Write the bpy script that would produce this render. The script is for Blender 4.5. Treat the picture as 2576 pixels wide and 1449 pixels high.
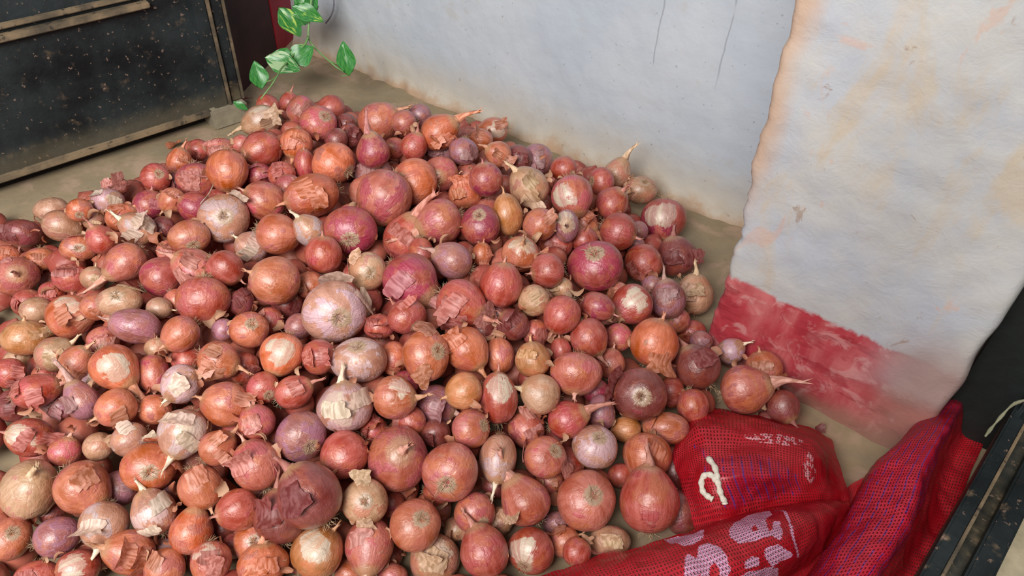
import bpy, bmesh, math, random
from mathutils import Vector, Matrix, Quaternion, noise
for o in list(bpy.data.objects): bpy.data.objects.remove(o)
SC = bpy.context.scene; COL = SC.collection

# ---------------- camera, light, exposure ----------------
ROT = [[0.808635, -0.415637, 0.416358], [0.587142, 0.525586, -0.615649], [0.037055, 0.742297, 0.669045]]
cd = bpy.data.cameras.new('camera'); cam = bpy.data.objects.new('camera', cd); COL.objects.link(cam)
M = Matrix(ROT).to_4x4(); M.translation = Vector((0, 0, 1.0)); cam.matrix_world = M
cd.sensor_width = 36; cd.lens = 1950 * 36 / 2576; cd.clip_start = .02
SC.camera = cam
w = bpy.data.worlds.new('sky'); SC.world = w; w.use_nodes = True
bg = w.node_tree.nodes['Background']; bg.inputs[0].default_value = (.86, .92, 1.0, 1); bg.inputs[1].default_value = .47
def area(name, loc, target, size, energy, color):
    l = bpy.data.lights.new(name, 'AREA'); l.shape = 'RECTANGLE'; l.size, l.size_y = size; l.energy = energy; l.color = color
    o = bpy.data.objects.new(name, l); COL.objects.link(o); o.location = loc
    o.rotation_euler = (Vector(target) - Vector(loc)).to_track_quat('-Z', 'Y').to_euler(); return o
area('open_doorway_light', (.05, -1.2, 2.1), (-.6, .9, 0), (1.5, 1.1), 140, (1, .97, .93))
SC.view_settings.view_transform = 'Standard'; SC.view_settings.look = 'None'
SC.view_settings.gamma = 1; SC.view_settings.use_curve_mapping = False; SC.view_settings.exposure = 0.0

# scene data: sizes and places in metres
ONIONS = [
[-1.4325,1.0326,0.0548,0.0275,1.0,1.0,1.0,0.693,0.073,-0.491,0.523,"r",0,0,1,0,0,"red onion just up-right of the tan onion with a white bared patch"],
[-1.3534,0.9515,0.082,0.0381,0.93,1.0,1.07,-0.433,-0.238,0.711,-0.5,"t",2,1,0,0,[0.39,-0.92,0.08],"tan onion with a white bared patch, beside the black door's foot"],
[-1.3496,1.0345,0.0936,0.0223,1.04,1.0,0.96,0.894,-0.212,0.043,0.393,"r",2,0,1,0,0,"small red onion just up-right of the glossy red brown onion just below the white-patched one"],
[-1.2358,0.9762,0.1387,0.0318,1.0,1.0,0.99,-0.217,-0.328,0.774,-0.497,"p",0,1,1,0,0,"pink onion just right of the tan onion with a white bared patch"],
[-1.1114,0.9144,0.1809,0.0375,1.04,0.96,0.88,-0.153,0.834,0.419,-0.325,"p",0,0,0,1,0,"large pinkish red onion at the back of the heap near the door"],
[-1.1715,1.0041,0.1554,0.0283,1.0,1.0,1.0,-0.372,-0.259,0.738,-0.501,"r",0,0,1,0,0,"red onion second left of the copper onion with thick cut stem over red skin"],
[-1.0929,0.9693,0.1614,0.0225,1.0,1.0,1.0,0.821,-0.281,0.492,0.07,"d",0,1,1,0,0,"dark red onion just left of the copper onion with thick cut stem over red skin"],
[-1.0294,1.0001,0.1757,0.0404,0.99,1.0,1.0,0.847,-0.317,0.398,0.158,"c",2,0,0,0,0,"copper onion with thick cut stem over red skin, at the back"],
[-0.9719,1.017,0.1867,0.0257,1.01,1.0,0.99,-0.462,-0.199,0.692,-0.518,"p",0,0,0,0,0,"pink onion just right of the copper onion with thick cut stem over red skin"],
[-0.9911,1.0844,0.1685,0.0247,1.02,1.0,0.98,0.296,-0.367,0.85,-0.235,"v",2,0,0,0,0,"purple onion just up-left of the bright orange red onion with frayed neck"],
[-0.8866,1.0245,0.1935,0.0361,1.0,1.0,1.0,0.888,-0.249,0.363,0.13,"o",3,1,0,0,0,"bright orange red onion with frayed neck, high by the back wall"],
[-0.9029,0.9674,0.1815,0.0264,0.99,1.0,1.01,0.936,-0.16,0.08,0.303,"r",2,0,0,0,0,"red onion just down-left of the bright orange red onion with frayed neck"],
[-0.9511,0.9624,0.1631,0.0214,1.01,1.0,0.99,0.884,-0.254,0.367,0.139,"r",1,0,1,0,0,"small red onion just right of the crimson pear-shaped onion with long red neck pointing up"],
[-0.9299,0.8829,0.1992,0.031,1.0,1.0,1.0,0.897,-0.097,-0.113,0.417,"m",3,0,0,0,0,"crimson pear-shaped onion with long red neck pointing up"],
[-1.1253,0.7802,0.1801,0.0352,0.99,1.0,1.01,-0.408,-0.263,0.66,-0.573,"r",2,0,0,0,0,"glossy red brown onion just below the white-patched one"],
[-1.0913,0.8353,0.1806,0.0297,1.03,1.0,0.97,0.002,-0.377,0.821,-0.428,"o",2,1,0,0,0,"orange onion just right of the glossy red brown onion just below the white-patched one"],
[-0.9814,0.8291,0.1802,0.0418,1.05,0.95,0.88,0.548,-0.403,-0.489,0.546,"o",0,0,0,1,0,"big orange striped onion with grey root patch"],
[-1.0426,0.8084,0.1619,0.0255,0.82,1.0,1.22,0.907,-0.101,0.018,0.409,"r",1,0,1,0,0,"red onion just left of the big orange striped onion with grey root patch"],
[-1.1067,0.6849,0.1875,0.0379,1.0,1.0,1.0,0.091,-0.432,0.812,-0.382,"o",1,0,0,0,0,"big shiny orange onion with thin stem pointing down"],
[-1.0895,0.7367,0.1574,0.0229,1.04,1.0,0.96,0.254,-0.427,0.79,-0.357,"m",0,1,1,0,0,"small magenta onion just below the glossy red brown onion just below the white-patched one"],
[-1.0506,0.758,0.1628,0.0255,0.98,1.0,1.01,0.819,-0.374,0.396,0.179,"r",0,1,1,0,0,"red onion just down-right of the glossy red brown onion just below the white-patched one"],
[-1.2187,0.7506,0.1556,0.0254,1.12,1.0,0.89,0.141,-0.449,0.818,-0.33,"p",1,1,1,0,0,"pink onion just above the big shiny orange onion with thin stem pointing down"],
[-1.1951,0.7828,0.1622,0.0182,1.0,1.0,1.0,0.852,-0.32,0.325,0.258,"p",0,0,1,0,0,"small pink onion just left of the glossy red brown onion just below the white-patched one"],
[-1.0525,0.9026,0.1702,0.0232,1.0,1.0,1.0,0.901,-0.25,0.235,0.265,"d",1,0,1,0,0,"small dark red onion just above the big orange striped onion with grey root patch"],
[-1.0572,0.9444,0.1581,0.0246,1.03,1.0,0.97,0.631,-0.422,0.651,-0.006,"d",0,1,1,0,0,"dark red onion just up-left of the crimson pear-shaped onion with long red neck pointing up"],
[-0.9424,0.8915,0.1421,0.0341,1.12,1.0,0.9,0.174,-0.358,0.83,-0.391,"v",1,0,1,0,0,"large purple onion just below the crimson pear-shaped onion with long red neck pointing up"],
[-0.8259,0.8008,0.1892,0.0494,1.02,1.0,0.98,-0.102,-0.292,0.81,-0.499,"p",1,0,0,0,0,"very large magenta onion with silvery shine in the upper heap"],
[-0.8273,0.8845,0.1765,0.0422,1.03,1.0,0.97,0.523,0.133,-0.657,0.528,"o",1,0,0,0,0,"large orange onion just down-right of the crimson pear-shaped onion with long red neck pointing up"],
[-0.8249,0.9532,0.1596,0.034,1.02,0.98,0.88,0.794,0.53,0.152,0.256,"p",2,0,1,1,0,"large pink onion just left of the glossy magenta onion high in the middle"],
[-0.8944,1.0457,0.1407,0.0273,1.06,1.0,0.94,0.137,-0.312,0.849,-0.403,"v",0,1,1,0,0,"purple onion just below the bright orange red onion with frayed neck"],
[-0.8243,1.0247,0.1759,0.0277,1.06,1.0,0.95,0.07,-0.298,0.877,-0.37,"v",0,1,0,0,0,"purple onion just down-right of the bright orange red onion with frayed neck"],
[-0.9894,0.667,0.1798,0.0354,0.98,1.0,1.02,0.704,0.056,-0.403,0.582,"p",1,0,0,0,0,"smooth pink and tan onion in the upper left of the heap"],
[-0.9336,0.73,0.182,0.0434,0.91,1.0,1.1,-0.439,-0.212,0.644,-0.589,"o",1,1,0,0,0,"wide pink orange onion with scrunched peel on its left"],
[-1.0045,0.5915,0.1809,0.0426,1.02,0.98,0.88,-0.341,0.827,0.366,-0.256,"w",0,1,0,1,0,"large pale peeling onion with dirty root facing out"],
[-0.8992,0.6179,0.1818,0.0351,1.0,1.0,1.0,0.661,-0.443,0.603,-0.053,"c",1,0,0,0,0,"smooth copper onion between the pale peeling and magenta ones"],
[-0.8544,0.6507,0.1904,0.026,0.99,1.0,1.01,0.795,-0.026,-0.28,0.537,"w",2,0,0,0,0,"pale onion just up-left of the matte rose red round onion, centre left"],
[-0.813,0.6997,0.1809,0.0437,1.06,0.94,0.88,0.565,-0.745,-0.257,0.244,"m",0,0,0,1,0,"large dark magenta onion with tan root end"],
[-0.7466,0.7707,0.1482,0.0419,1.04,1.0,0.96,0.937,-0.193,0.111,0.269,"r",3,1,1,0,0,"large red onion just above the big magenta onion with an orange chip"],
[-0.7009,0.8094,0.1895,0.0369,1.02,1.0,0.98,-0.378,-0.156,0.753,-0.516,"p",3,0,0,0,0,"shiny pink onion with long neck lying to the left"],
[-0.646,0.8478,0.1844,0.0354,0.96,1.04,0.88,-0.171,0.934,0.313,-0.0,"m",0,0,0,1,0,"glossy magenta onion with root scar on top"],
[-1.367,0.402,0.0875,0.0288,1.15,1.0,0.86,0.009,-0.502,0.759,-0.414,"d",1,1,0,0,0,"dark red onion just left of the dull brown grey onion at the far left back"],
[-1.3664,0.4645,0.1035,0.0258,1.17,1.0,0.86,0.812,-0.223,-0.038,0.538,"t",0,0,1,0,0,"tan onion just up-left of the dull brown grey onion at the far left back"],
[-1.2731,0.4366,0.1275,0.0287,0.93,1.0,1.07,0.538,-0.555,0.634,-0.027,"t",2,0,0,0,0,"dull brown grey onion at the far left back"],
[-1.247,0.4682,0.1565,0.0215,1.03,0.97,0.88,0.53,-0.68,-0.292,0.414,"o",2,0,0,1,0,"small orange onion just up-right of the dull brown grey onion at the far left back"],
[-1.248,0.5205,0.1466,0.0259,1.11,1.0,0.89,0.028,-0.467,0.764,-0.445,"w",1,1,1,0,0,"pale onion second up-right of the dull brown grey onion at the far left back"],
[-1.2511,0.4846,0.1239,0.0188,1.07,1.0,0.93,0.84,-0.124,0.008,0.528,"t",1,1,1,0,0,"small tan onion just right of the dull brown grey onion at the far left back"],
[-1.2787,0.5548,0.1454,0.0204,1.19,1.0,0.83,0.207,-0.494,0.759,-0.372,"p",1,1,1,0,0,"small pink onion third up-right of the dull brown grey onion at the far left back"],
[-1.1705,0.5552,0.1535,0.0269,1.1,1.0,0.91,0.849,-0.272,0.049,0.451,"m",1,1,1,0,0,"magenta onion second up-left of the coppery wrinkled onion left of the pale peeling one"],
[-1.1809,0.502,0.1503,0.0255,0.96,1.0,1.01,0.796,-0.421,0.331,0.282,"o",2,1,1,0,0,"orange onion second above the violet pink pear-shaped onion pointing down to the left"],
[-1.0923,0.4873,0.1781,0.0283,0.96,1.0,1.03,0.684,0.024,-0.395,0.613,"w",2,1,0,0,0,"pale onion just above the violet pink pear-shaped onion pointing down to the left"],
[-1.1428,0.4426,0.156,0.0239,0.97,1.0,1.02,0.785,-0.086,-0.172,0.59,"r",2,0,0,0,0,"red onion just up-left of the violet pink pear-shaped onion pointing down to the left"],
[-1.1768,0.4148,0.1391,0.0256,1.13,0.88,0.88,-0.328,0.799,0.382,-0.329,"c",0,1,0,1,0,"copper onion just down-right of the dull brown grey onion at the far left back"],
[-1.1995,0.5952,0.1792,0.026,1.0,1.0,0.88,-0.213,0.795,0.441,-0.359,"r",0,1,0,1,0,"red onion third up-left of the coppery wrinkled onion left of the pale peeling one"],
[-1.1981,0.6268,0.149,0.0212,1.0,1.0,1.0,0.843,-0.231,-0.059,0.483,"d",0,0,1,0,0,"small dark red onion second above the coppery wrinkled onion left of the pale peeling one"],
[-1.155,0.6452,0.1667,0.0336,1.09,1.0,0.92,0.12,-0.455,0.804,-0.364,"p",1,1,1,0,0,"large pink onion just left of the big shiny orange onion with thin stem pointing down"],
[-1.2498,0.6753,0.1509,0.0245,0.99,1.0,1.01,0.859,-0.277,0.09,0.422,"o",2,1,1,0,0,"orange onion second left of the big shiny orange onion with thin stem pointing down"],
[-1.276,0.7371,0.1385,0.021,1.02,1.0,0.98,0.618,0.183,-0.44,0.625,"r",0,1,1,0,0,"small red onion just up-left of the big shiny orange onion with thin stem pointing down"],
[-1.0869,0.5912,0.1652,0.0276,0.99,1.0,1.01,0.724,0.016,-0.356,0.591,"m",1,0,1,0,0,"magenta onion just above the coppery wrinkled onion left of the pale peeling one"],
[-1.1326,0.5788,0.1661,0.0236,1.0,1.0,1.0,-0.228,-0.344,0.764,-0.496,"c",1,1,1,0,0,"copper onion just up-left of the coppery wrinkled onion left of the pale peeling one"],
[-1.004,0.5227,0.182,0.0314,1.08,0.92,0.88,0.549,-0.638,-0.317,0.437,"c",0,1,0,1,0,"coppery wrinkled onion left of the pale peeling one"],
[-1.0912,0.5267,0.1575,0.0196,1.0,1.0,1.0,0.654,-0.484,0.581,0.007,"d",0,1,1,0,0,"dark red onion just left of the coppery wrinkled onion left of the pale peeling one"],
[-1.029,0.4922,0.1581,0.0183,1.01,1.0,0.98,0.782,-0.144,-0.247,0.554,"p",0,1,1,0,0,"small pink onion just down-left of the coppery wrinkled onion left of the pale peeling one"],
[-1.0437,0.4274,0.1705,0.0308,0.99,1.0,1.01,-0.284,-0.307,0.724,-0.548,"p",3,0,0,0,0,"violet pink pear-shaped onion pointing down to the left"],
[-0.9722,0.4402,0.1665,0.0315,1.02,1.0,0.97,0.782,-0.466,0.346,0.226,"m",2,0,0,0,0,"bright magenta onion with pink peel draped over its right"],
[-0.9316,0.4778,0.1821,0.0313,0.96,1.0,1.03,0.686,-0.025,-0.423,0.591,"p",2,1,0,0,0,"pink onion just above the smooth rose orange onion with neck tucked straight below"],
[-0.8836,0.5009,0.193,0.0279,1.0,1.0,1.0,0.467,-0.491,0.707,-0.204,"r",1,0,0,0,0,"red onion just down-right of the coppery wrinkled onion left of the pale peeling one"],
[-0.8657,0.4422,0.1797,0.0374,1.07,1.0,0.93,0.072,-0.434,0.798,-0.412,"r",2,0,0,0,0,"smooth rose orange onion with neck tucked straight below it"],
[-1.2655,0.3347,0.0819,0.0353,1.0,1.0,0.88,0.81,0.266,0.332,0.404,"p",2,1,0,1,0,"large pink onion third down-left of the dull brown grey onion at the far left back"],
[-1.3759,0.3689,0.0521,0.0199,1.13,1.0,0.88,0.016,-0.502,0.741,-0.446,"o",0,1,1,0,0,"small orange onion second down-left of the dull brown grey onion at the far left back"],
[-1.2776,0.387,0.0819,0.0226,1.15,1.0,0.87,0.063,-0.51,0.761,-0.396,"c",1,1,1,0,0,"small copper onion just down-left of the dull brown grey onion at the far left back"],
[-1.1512,0.3788,0.1111,0.0271,1.15,1.0,0.87,0.085,-0.493,0.75,-0.432,"r",1,1,1,0,0,"red onion just below the dull brown grey onion at the far left back"],
[-0.9676,0.3655,0.1729,0.0281,1.18,0.85,0.88,-0.2,0.887,0.4,-0.116,"t",0,1,0,1,0,"tan onion just up-left of the wide violet onion with bold stripes, left of centre"],
[-1.0386,0.3143,0.1356,0.0337,1.01,1.0,0.98,0.772,-0.476,0.345,0.24,"o",0,1,0,0,[-0.42,-0.87,0.26],"tall orange and pink onion at the left with a flat pale facet"],
[-1.1615,0.3097,0.0791,0.0237,0.98,1.0,1.03,0.484,0.171,-0.542,0.666,"t",0,0,1,0,0,"tan onion second up-left of the orange onion with a silver bare patch"],
[-1.0878,0.2581,0.1031,0.0306,1.17,1.0,0.86,0.824,-0.202,0.044,0.528,"g",1,0,0,0,0,"golden brown flattened onion at the left edge of the heap"],
[-1.002,0.3405,0.158,0.0205,1.01,1.0,0.98,0.826,-0.393,0.259,0.312,"c",1,1,0,0,0,"small copper onion second up-left of the wide violet onion with bold stripes, left of centre"],
[-0.8953,0.347,0.178,0.0306,0.86,1.0,1.15,0.601,0.018,-0.492,0.63,"v",1,0,0,0,0,"wide violet onion with bold stripes, left of centre"],
[-0.9171,0.3966,0.1643,0.0179,0.97,1.0,1.03,0.672,-0.47,0.567,-0.083,"t",1,0,1,0,0,"small tan onion just up-right of the wide violet onion with bold stripes, left of centre"],
[-0.9433,0.3137,0.1453,0.0216,1.07,1.0,0.93,0.168,-0.496,0.736,-0.429,"p",1,1,1,0,0,"small pink onion just above the orange onion with a silver bare patch"],
[-0.8236,0.3725,0.1868,0.0262,0.99,1.0,1.01,-0.263,-0.27,0.706,-0.6,"c",1,0,0,0,0,"glossy copper onion just under the neck of the rose orange one"],
[-0.8592,0.3481,0.1541,0.0159,1.11,1.0,0.9,0.851,-0.231,0.01,0.472,"t",1,0,1,0,0,"small tan onion just down-right of the wide violet onion with bold stripes, left of centre"],
[-0.7581,0.4413,0.1811,0.0276,1.02,0.98,0.88,-0.128,0.884,0.395,-0.216,"c",0,0,0,1,0,"orange onion with lavender patch and round root scar"],
[-0.7723,0.4872,0.1567,0.0195,0.98,1.0,1.02,0.303,-0.418,0.737,-0.436,"p",0,0,1,0,0,"small pink onion just up-right of the orange onion with lavender patch and round root scar"],
[-0.8118,0.4294,0.1564,0.0167,0.97,1.0,1.03,0.869,-0.328,0.108,0.354,"v",0,0,1,0,0,"small purple onion just left of the orange onion with lavender patch and round root scar"],
[-0.9764,0.2542,0.1409,0.0252,0.99,1.0,1.01,0.801,-0.44,0.337,0.228,"t",2,1,0,0,0,"tan onion second left of the orange onion with a silver bare patch"],
[-0.9178,0.2597,0.1591,0.0226,1.01,1.0,0.99,0.849,-0.344,0.234,0.325,"c",2,1,0,0,0,"small copper onion just left of the orange onion with a silver bare patch"],
[-0.8584,0.2832,0.1697,0.0318,1.01,1.0,0.99,0.412,-0.515,0.669,-0.343,"o",3,0,0,0,[-0.01,-0.97,0.24],"orange onion with a silver bare patch, left part of the heap"],
[-0.8343,0.3197,0.1407,0.0249,0.92,1.0,1.09,0.187,-0.455,0.711,-0.503,"p",1,0,1,0,0,"pink onion just left of the half silver half red onion in the left middle"],
[-0.7629,0.3231,0.1654,0.0267,1.0,1.0,1.0,-0.181,-0.295,0.707,-0.617,"w",1,0,0,0,0,"half silver half red onion in the left middle"],
[-0.747,0.3753,0.1791,0.0274,0.98,1.0,1.01,0.63,-0.458,0.593,-0.205,"c",2,1,0,0,0,"copper onion just up-right of the half silver half red onion in the left middle"],
[-0.8138,0.3639,0.1452,0.0211,1.05,1.0,0.95,0.84,-0.363,0.047,0.401,"r",0,0,1,0,0,"small red onion just above the half silver half red onion in the left middle"],
[-0.6928,0.3401,0.1559,0.0314,1.0,1.0,1.0,0.595,-0.03,-0.497,0.631,"c",1,0,0,0,0,"clean copper onion with pointed tip to the left"],
[-0.6704,0.3866,0.1638,0.023,1.0,1.0,0.88,-0.465,0.68,0.353,-0.443,"r",0,0,0,1,0,"red onion with small purple root spot, left of centre"],
[-0.8068,0.2482,0.1527,0.0263,1.0,1.0,1.0,0.326,0.216,-0.644,0.658,"c",1,0,0,0,0,"plain brown copper onion in the left middle"],
[-0.788,0.2863,0.1262,0.0216,0.98,1.0,1.02,0.547,0.062,-0.457,0.698,"c",0,0,1,0,0,"small copper onion just up-left of the onion with a big cream bald patch"],
[-0.9385,0.2013,0.1352,0.0274,0.88,1.0,1.11,0.744,-0.502,0.431,0.09,"r",2,1,0,0,0,"red onion just above the red topped onion with silvery skin below"],
[-0.8591,0.2279,0.1468,0.0246,0.92,1.0,1.06,0.748,-0.238,-0.204,0.585,"v",3,1,0,0,0,"dull purple onion with cream neck bent to the left"],
[-0.9294,0.2178,0.0955,0.0207,0.99,1.0,1.01,0.506,-0.549,0.615,-0.254,"v",0,1,1,0,0,"small purple onion just up-right of the red topped onion with silvery skin below"],
[-1.0494,0.2076,0.0907,0.0219,1.05,1.0,0.95,0.549,0.07,-0.464,0.692,"r",0,1,0,0,0,"small red onion third above the red topped onion with silvery skin below"],
[-1.0,0.1797,0.0795,0.0217,1.12,1.0,0.89,0.705,-0.518,0.484,-0.005,"d",1,1,1,0,0,"small dark red onion just up-left of the red topped onion with silvery skin below"],
[-0.8967,0.1593,0.1062,0.0284,0.95,1.0,1.05,0.566,0.053,-0.371,0.735,"r",1,1,0,0,[-0.0,-0.78,0.63],"red topped onion with silvery skin below, at the left edge"],
[-0.8446,0.1761,0.0996,0.0205,1.02,1.0,0.98,0.841,-0.323,0.113,0.419,"p",2,0,1,0,0,"small pink onion just right of the red topped onion with silvery skin below"],
[-0.815,0.2082,0.1012,0.0198,1.01,1.0,0.99,0.839,-0.412,0.242,0.261,"t",0,0,1,0,0,"small tan onion just down-left of the plain brown copper onion in the left middle"],
[-0.7695,0.2346,0.1256,0.0231,0.99,1.0,1.01,0.239,0.261,-0.627,0.694,"w",0,1,0,0,0,"small pale onion just up-left of the big red orange onion with torn root end facing"],
[-0.7085,0.2789,0.1458,0.032,1.02,1.0,0.98,-0.024,-0.355,0.713,-0.604,"w",2,1,0,0,[-0.21,-0.97,0.1],"onion with a big cream bald patch, left lower heap"],
[-0.6606,0.293,0.1342,0.0233,1.0,1.0,1.0,0.792,-0.525,0.228,0.211,"c",2,1,0,0,0,"small copper onion just down-right of the onion with a big cream bald patch"],
[-0.7183,0.2258,0.1179,0.0338,1.04,0.96,0.88,-0.319,0.838,0.322,-0.305,"o",0,1,0,1,0,"big red orange onion with torn root end facing out"],
[-0.7596,0.1937,0.0695,0.0231,1.09,1.0,0.92,0.5,0.071,-0.436,0.745,"v",0,0,1,0,0,"small purple onion just down-left of the big red orange onion with torn root end facing"],
[-0.827,0.1156,0.0996,0.0372,0.91,1.09,0.88,0.877,-0.022,0.217,0.429,"t",2,1,0,1,0,"very large tan and orange onion in the lower left"],
[-0.7715,0.1566,0.105,0.034,1.01,1.0,0.99,0.468,-0.54,0.606,-0.349,"c",2,1,0,0,0,"misshapen pear-like onion with a grey smudge, lower left"],
[-0.8057,0.0652,0.0702,0.0275,0.97,1.03,0.88,-0.036,0.865,0.398,-0.303,"c",0,0,0,1,0,"copper onion just left of the silvery violet onion low at the left"],
[-0.7555,0.1011,0.0732,0.0264,0.99,1.0,1.01,0.683,-0.614,0.391,0.058,"v",1,0,0,0,0,"silvery violet onion low at the left"],
[-0.7178,0.1479,0.0844,0.0288,1.05,1.0,0.95,0.062,-0.42,0.7,-0.575,"w",2,0,0,0,0,"silvery pink onion with pointed tail, lower left"],
[-0.6728,0.1933,0.0935,0.0284,0.99,1.0,1.01,0.75,-0.281,-0.207,0.562,"w",2,1,0,0,0,"pale onion just up-left of the red orange onion with neck standing straight up"],
[-0.6486,0.2494,0.1064,0.0287,1.0,1.0,1.0,0.321,-0.494,0.697,-0.409,"c",1,0,0,0,0,"smooth shiny copper ball-shaped onion, lower left"],
[-0.6249,0.2085,0.0738,0.0276,1.02,1.0,0.98,0.834,-0.389,0.013,0.39,"o",3,0,0,0,0,"red orange onion with neck standing straight up, lower left"],
[-0.5889,0.2608,0.0956,0.0271,1.02,1.0,0.98,0.388,0.101,-0.55,0.733,"r",1,0,0,0,0,"red onion just left of the dark onion wearing torn peel flaps, lower middle"],
[-0.606,0.3114,0.1212,0.0335,1.0,1.0,1.0,0.764,-0.29,-0.261,0.514,"p",1,0,0,0,0,"violet pink onion with greenish grey tip on top"],
[-0.6666,0.1471,0.068,0.0291,0.97,1.0,1.03,0.542,-0.016,-0.411,0.733,"c",2,1,0,0,0,"copper onion just down-right of the silvery pink onion with pointed tail, lower left"],
[-0.7423,0.0593,0.0489,0.0232,1.16,1.0,0.86,-0.186,0.464,-0.612,0.614,"r",1,0,0,0,0,"small red onion just down-left of the silvery violet onion low at the left"],
[-0.707,0.0953,0.0551,0.0247,0.97,1.0,1.03,0.417,0.077,-0.502,0.754,"r",0,0,0,0,[0.27,-0.8,0.54],"red onion just down-right of the silvery violet onion low at the left"],
[-0.6191,0.1595,0.0586,0.0248,1.01,1.0,0.99,0.797,-0.51,0.083,0.312,"c",1,0,0,0,0,"copper onion second down-left of the red orange onion with neck standing straight up"],
[-0.5769,0.1996,0.0665,0.0256,1.0,1.0,1.0,0.18,-0.423,0.716,-0.526,"p",0,1,0,0,[0.23,-0.96,-0.18],"pink onion just down-right of the red orange onion with neck standing straight up"],
[-0.5038,0.3141,0.1404,0.0396,1.01,1.0,0.99,0.735,-0.262,-0.337,0.526,"d",2,0,0,0,0,"very large dark brown red onion in the lower heap"],
[-0.5393,0.2876,0.0908,0.0341,1.01,1.0,0.99,0.802,-0.397,-0.144,0.423,"d",2,1,0,0,0,"dark onion wearing torn peel flaps, lower middle"],
[-0.5629,0.2549,0.053,0.0274,0.98,1.02,0.88,-0.202,0.897,0.338,-0.202,"c",0,1,0,1,0,"copper onion just down-left of the dark onion wearing torn peel flaps, lower middle"],
[-0.5189,0.2362,0.0695,0.0274,1.14,1.0,0.88,0.828,-0.338,-0.098,0.437,"o",2,1,0,0,0,"orange onion just below the dark onion wearing torn peel flaps, lower middle"],
[-0.481,0.2896,0.0634,0.0334,1.01,1.0,0.99,0.858,-0.462,0.152,0.168,"g",1,0,0,0,[-0.25,-0.82,0.51],"big golden onion with a cream bared strip at its top"],
[-0.4345,0.3389,0.0636,0.0328,0.99,1.0,1.01,0.175,-0.292,0.692,-0.637,"p",3,0,0,0,0,"pink striped onion with tail pointing down at the bottom"],
[-0.3961,0.3885,0.085,0.0339,0.99,1.02,0.88,-0.076,0.919,0.341,-0.181,"c",0,0,0,1,0,"large copper onion with round grey root scar facing out"],
[-0.4607,0.3637,0.1088,0.0302,1.0,1.0,0.88,-0.244,0.901,0.325,-0.152,"t",0,1,0,1,0,"rough tan onion covered in wiry rootlets"],
[-0.4554,0.4036,0.0561,0.0181,1.0,1.0,1.0,0.856,-0.385,-0.094,0.332,"m",0,0,1,0,0,"small magenta onion just right of the rough tan onion covered in wiry rootlets"],
[-0.4167,0.4453,0.0286,0.0263,1.04,1.0,0.96,0.473,-0.034,-0.607,0.637,"c",0,0,1,0,0,"copper onion just up-right of the large copper onion with round grey root scar facing"],
[-0.4701,0.4385,0.11,0.0431,0.96,1.04,0.88,0.918,0.134,0.145,0.343,"p",2,0,0,1,0,"largest pink onion, patched orange and silver, in the lower middle"],
[-0.3982,0.4614,0.119,0.0389,0.98,1.02,0.88,0.525,-0.811,-0.229,0.122,"p",0,0,0,1,0,"large rosy onion with sunken root scar near its bottom"],
[-0.5284,0.3954,0.12,0.032,1.01,1.0,0.99,0.255,0.157,-0.667,0.682,"r",1,0,0,0,0,"glossy bright red onion with blunt tip to the left"],
[-0.5861,0.3733,0.137,0.0345,1.0,1.0,0.88,-0.432,0.692,0.37,-0.445,"v",0,0,0,1,0,"smooth violet pink onion in the lower middle"],
[-0.3523,0.4577,0.0675,0.0284,1.0,1.0,0.88,-0.492,0.709,0.369,-0.345,"p",0,0,0,1,0,"pink onion just left of the pink and cream onion with curled neck up left"],
[-0.3673,0.5286,0.1031,0.0292,0.9,1.0,1.12,0.164,-0.227,0.748,-0.601,"w",2,0,0,0,0,"slim silvery pink onion pointing downwards"],
[-0.3089,0.4234,0.0588,0.0323,0.98,1.0,1.02,0.809,-0.311,-0.288,0.408,"r",2,0,0,0,0,"red copper onion with sharp neck up at the bottom"],
[-0.3665,0.3888,0.0313,0.0329,1.02,1.0,0.98,0.027,-0.201,0.748,-0.632,"t",0,1,1,0,[0.11,-0.99,0.04],"large tan onion just down-right of the large copper onion with round grey root scar facing"],
[-0.4237,0.3577,0.0197,0.0208,1.0,1.0,1.0,0.051,-0.23,0.694,-0.68,"d",0,0,1,0,0,"dark red onion just down-left of the large copper onion with round grey root scar facing"],
[-0.4487,0.3096,0.0183,0.0192,0.97,1.0,1.03,0.611,-0.434,0.549,-0.371,"c",1,0,1,0,0,"small copper onion second below the rough tan onion covered in wiry rootlets"],
[-0.396,0.3386,0.0285,0.0174,1.14,1.0,0.87,0.098,-0.268,0.766,-0.576,"p",0,0,1,0,0,"small pink onion third down-left of the large copper onion with round grey root scar facing"],
[-0.6428,0.3488,0.1476,0.0239,1.03,1.0,0.97,0.815,-0.209,-0.168,0.514,"p",1,1,0,0,0,"pink onion just below the red onion with small purple root spot"],
[-0.6318,0.4065,0.1631,0.0239,0.94,1.0,1.05,0.817,-0.453,0.345,0.089,"r",2,0,0,0,0,"red onion just right of the red onion with small purple root spot"],
[-0.5651,0.4378,0.1482,0.0354,1.09,1.0,0.92,0.846,-0.312,-0.143,0.409,"w",2,1,0,0,[-0.17,-0.95,0.26],"pale onion with grey stain and torn peel rim, centre bottom"],
[-0.5211,0.4891,0.1558,0.0295,1.04,1.0,0.96,0.76,-0.398,0.495,-0.14,"c",2,0,0,0,[-0.3,-0.78,0.55],"orange onion with a large beige window in its skin"],
[-0.5964,0.5003,0.1726,0.0362,1.11,0.9,0.88,-0.049,0.93,0.365,-0.002,"w",0,0,0,1,0,"silver and violet striped onion with root end up"],
[-0.5244,0.5637,0.1781,0.0362,0.97,1.03,0.88,-0.148,0.829,0.386,-0.378,"c",0,1,0,1,0,"tan orange peeling onion near the centre"],
[-0.5769,0.5493,0.1472,0.0232,1.1,1.0,0.91,0.56,-0.017,-0.613,0.558,"o",1,0,1,0,0,"small orange onion just left of the tan orange peeling onion near the centre"],
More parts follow.
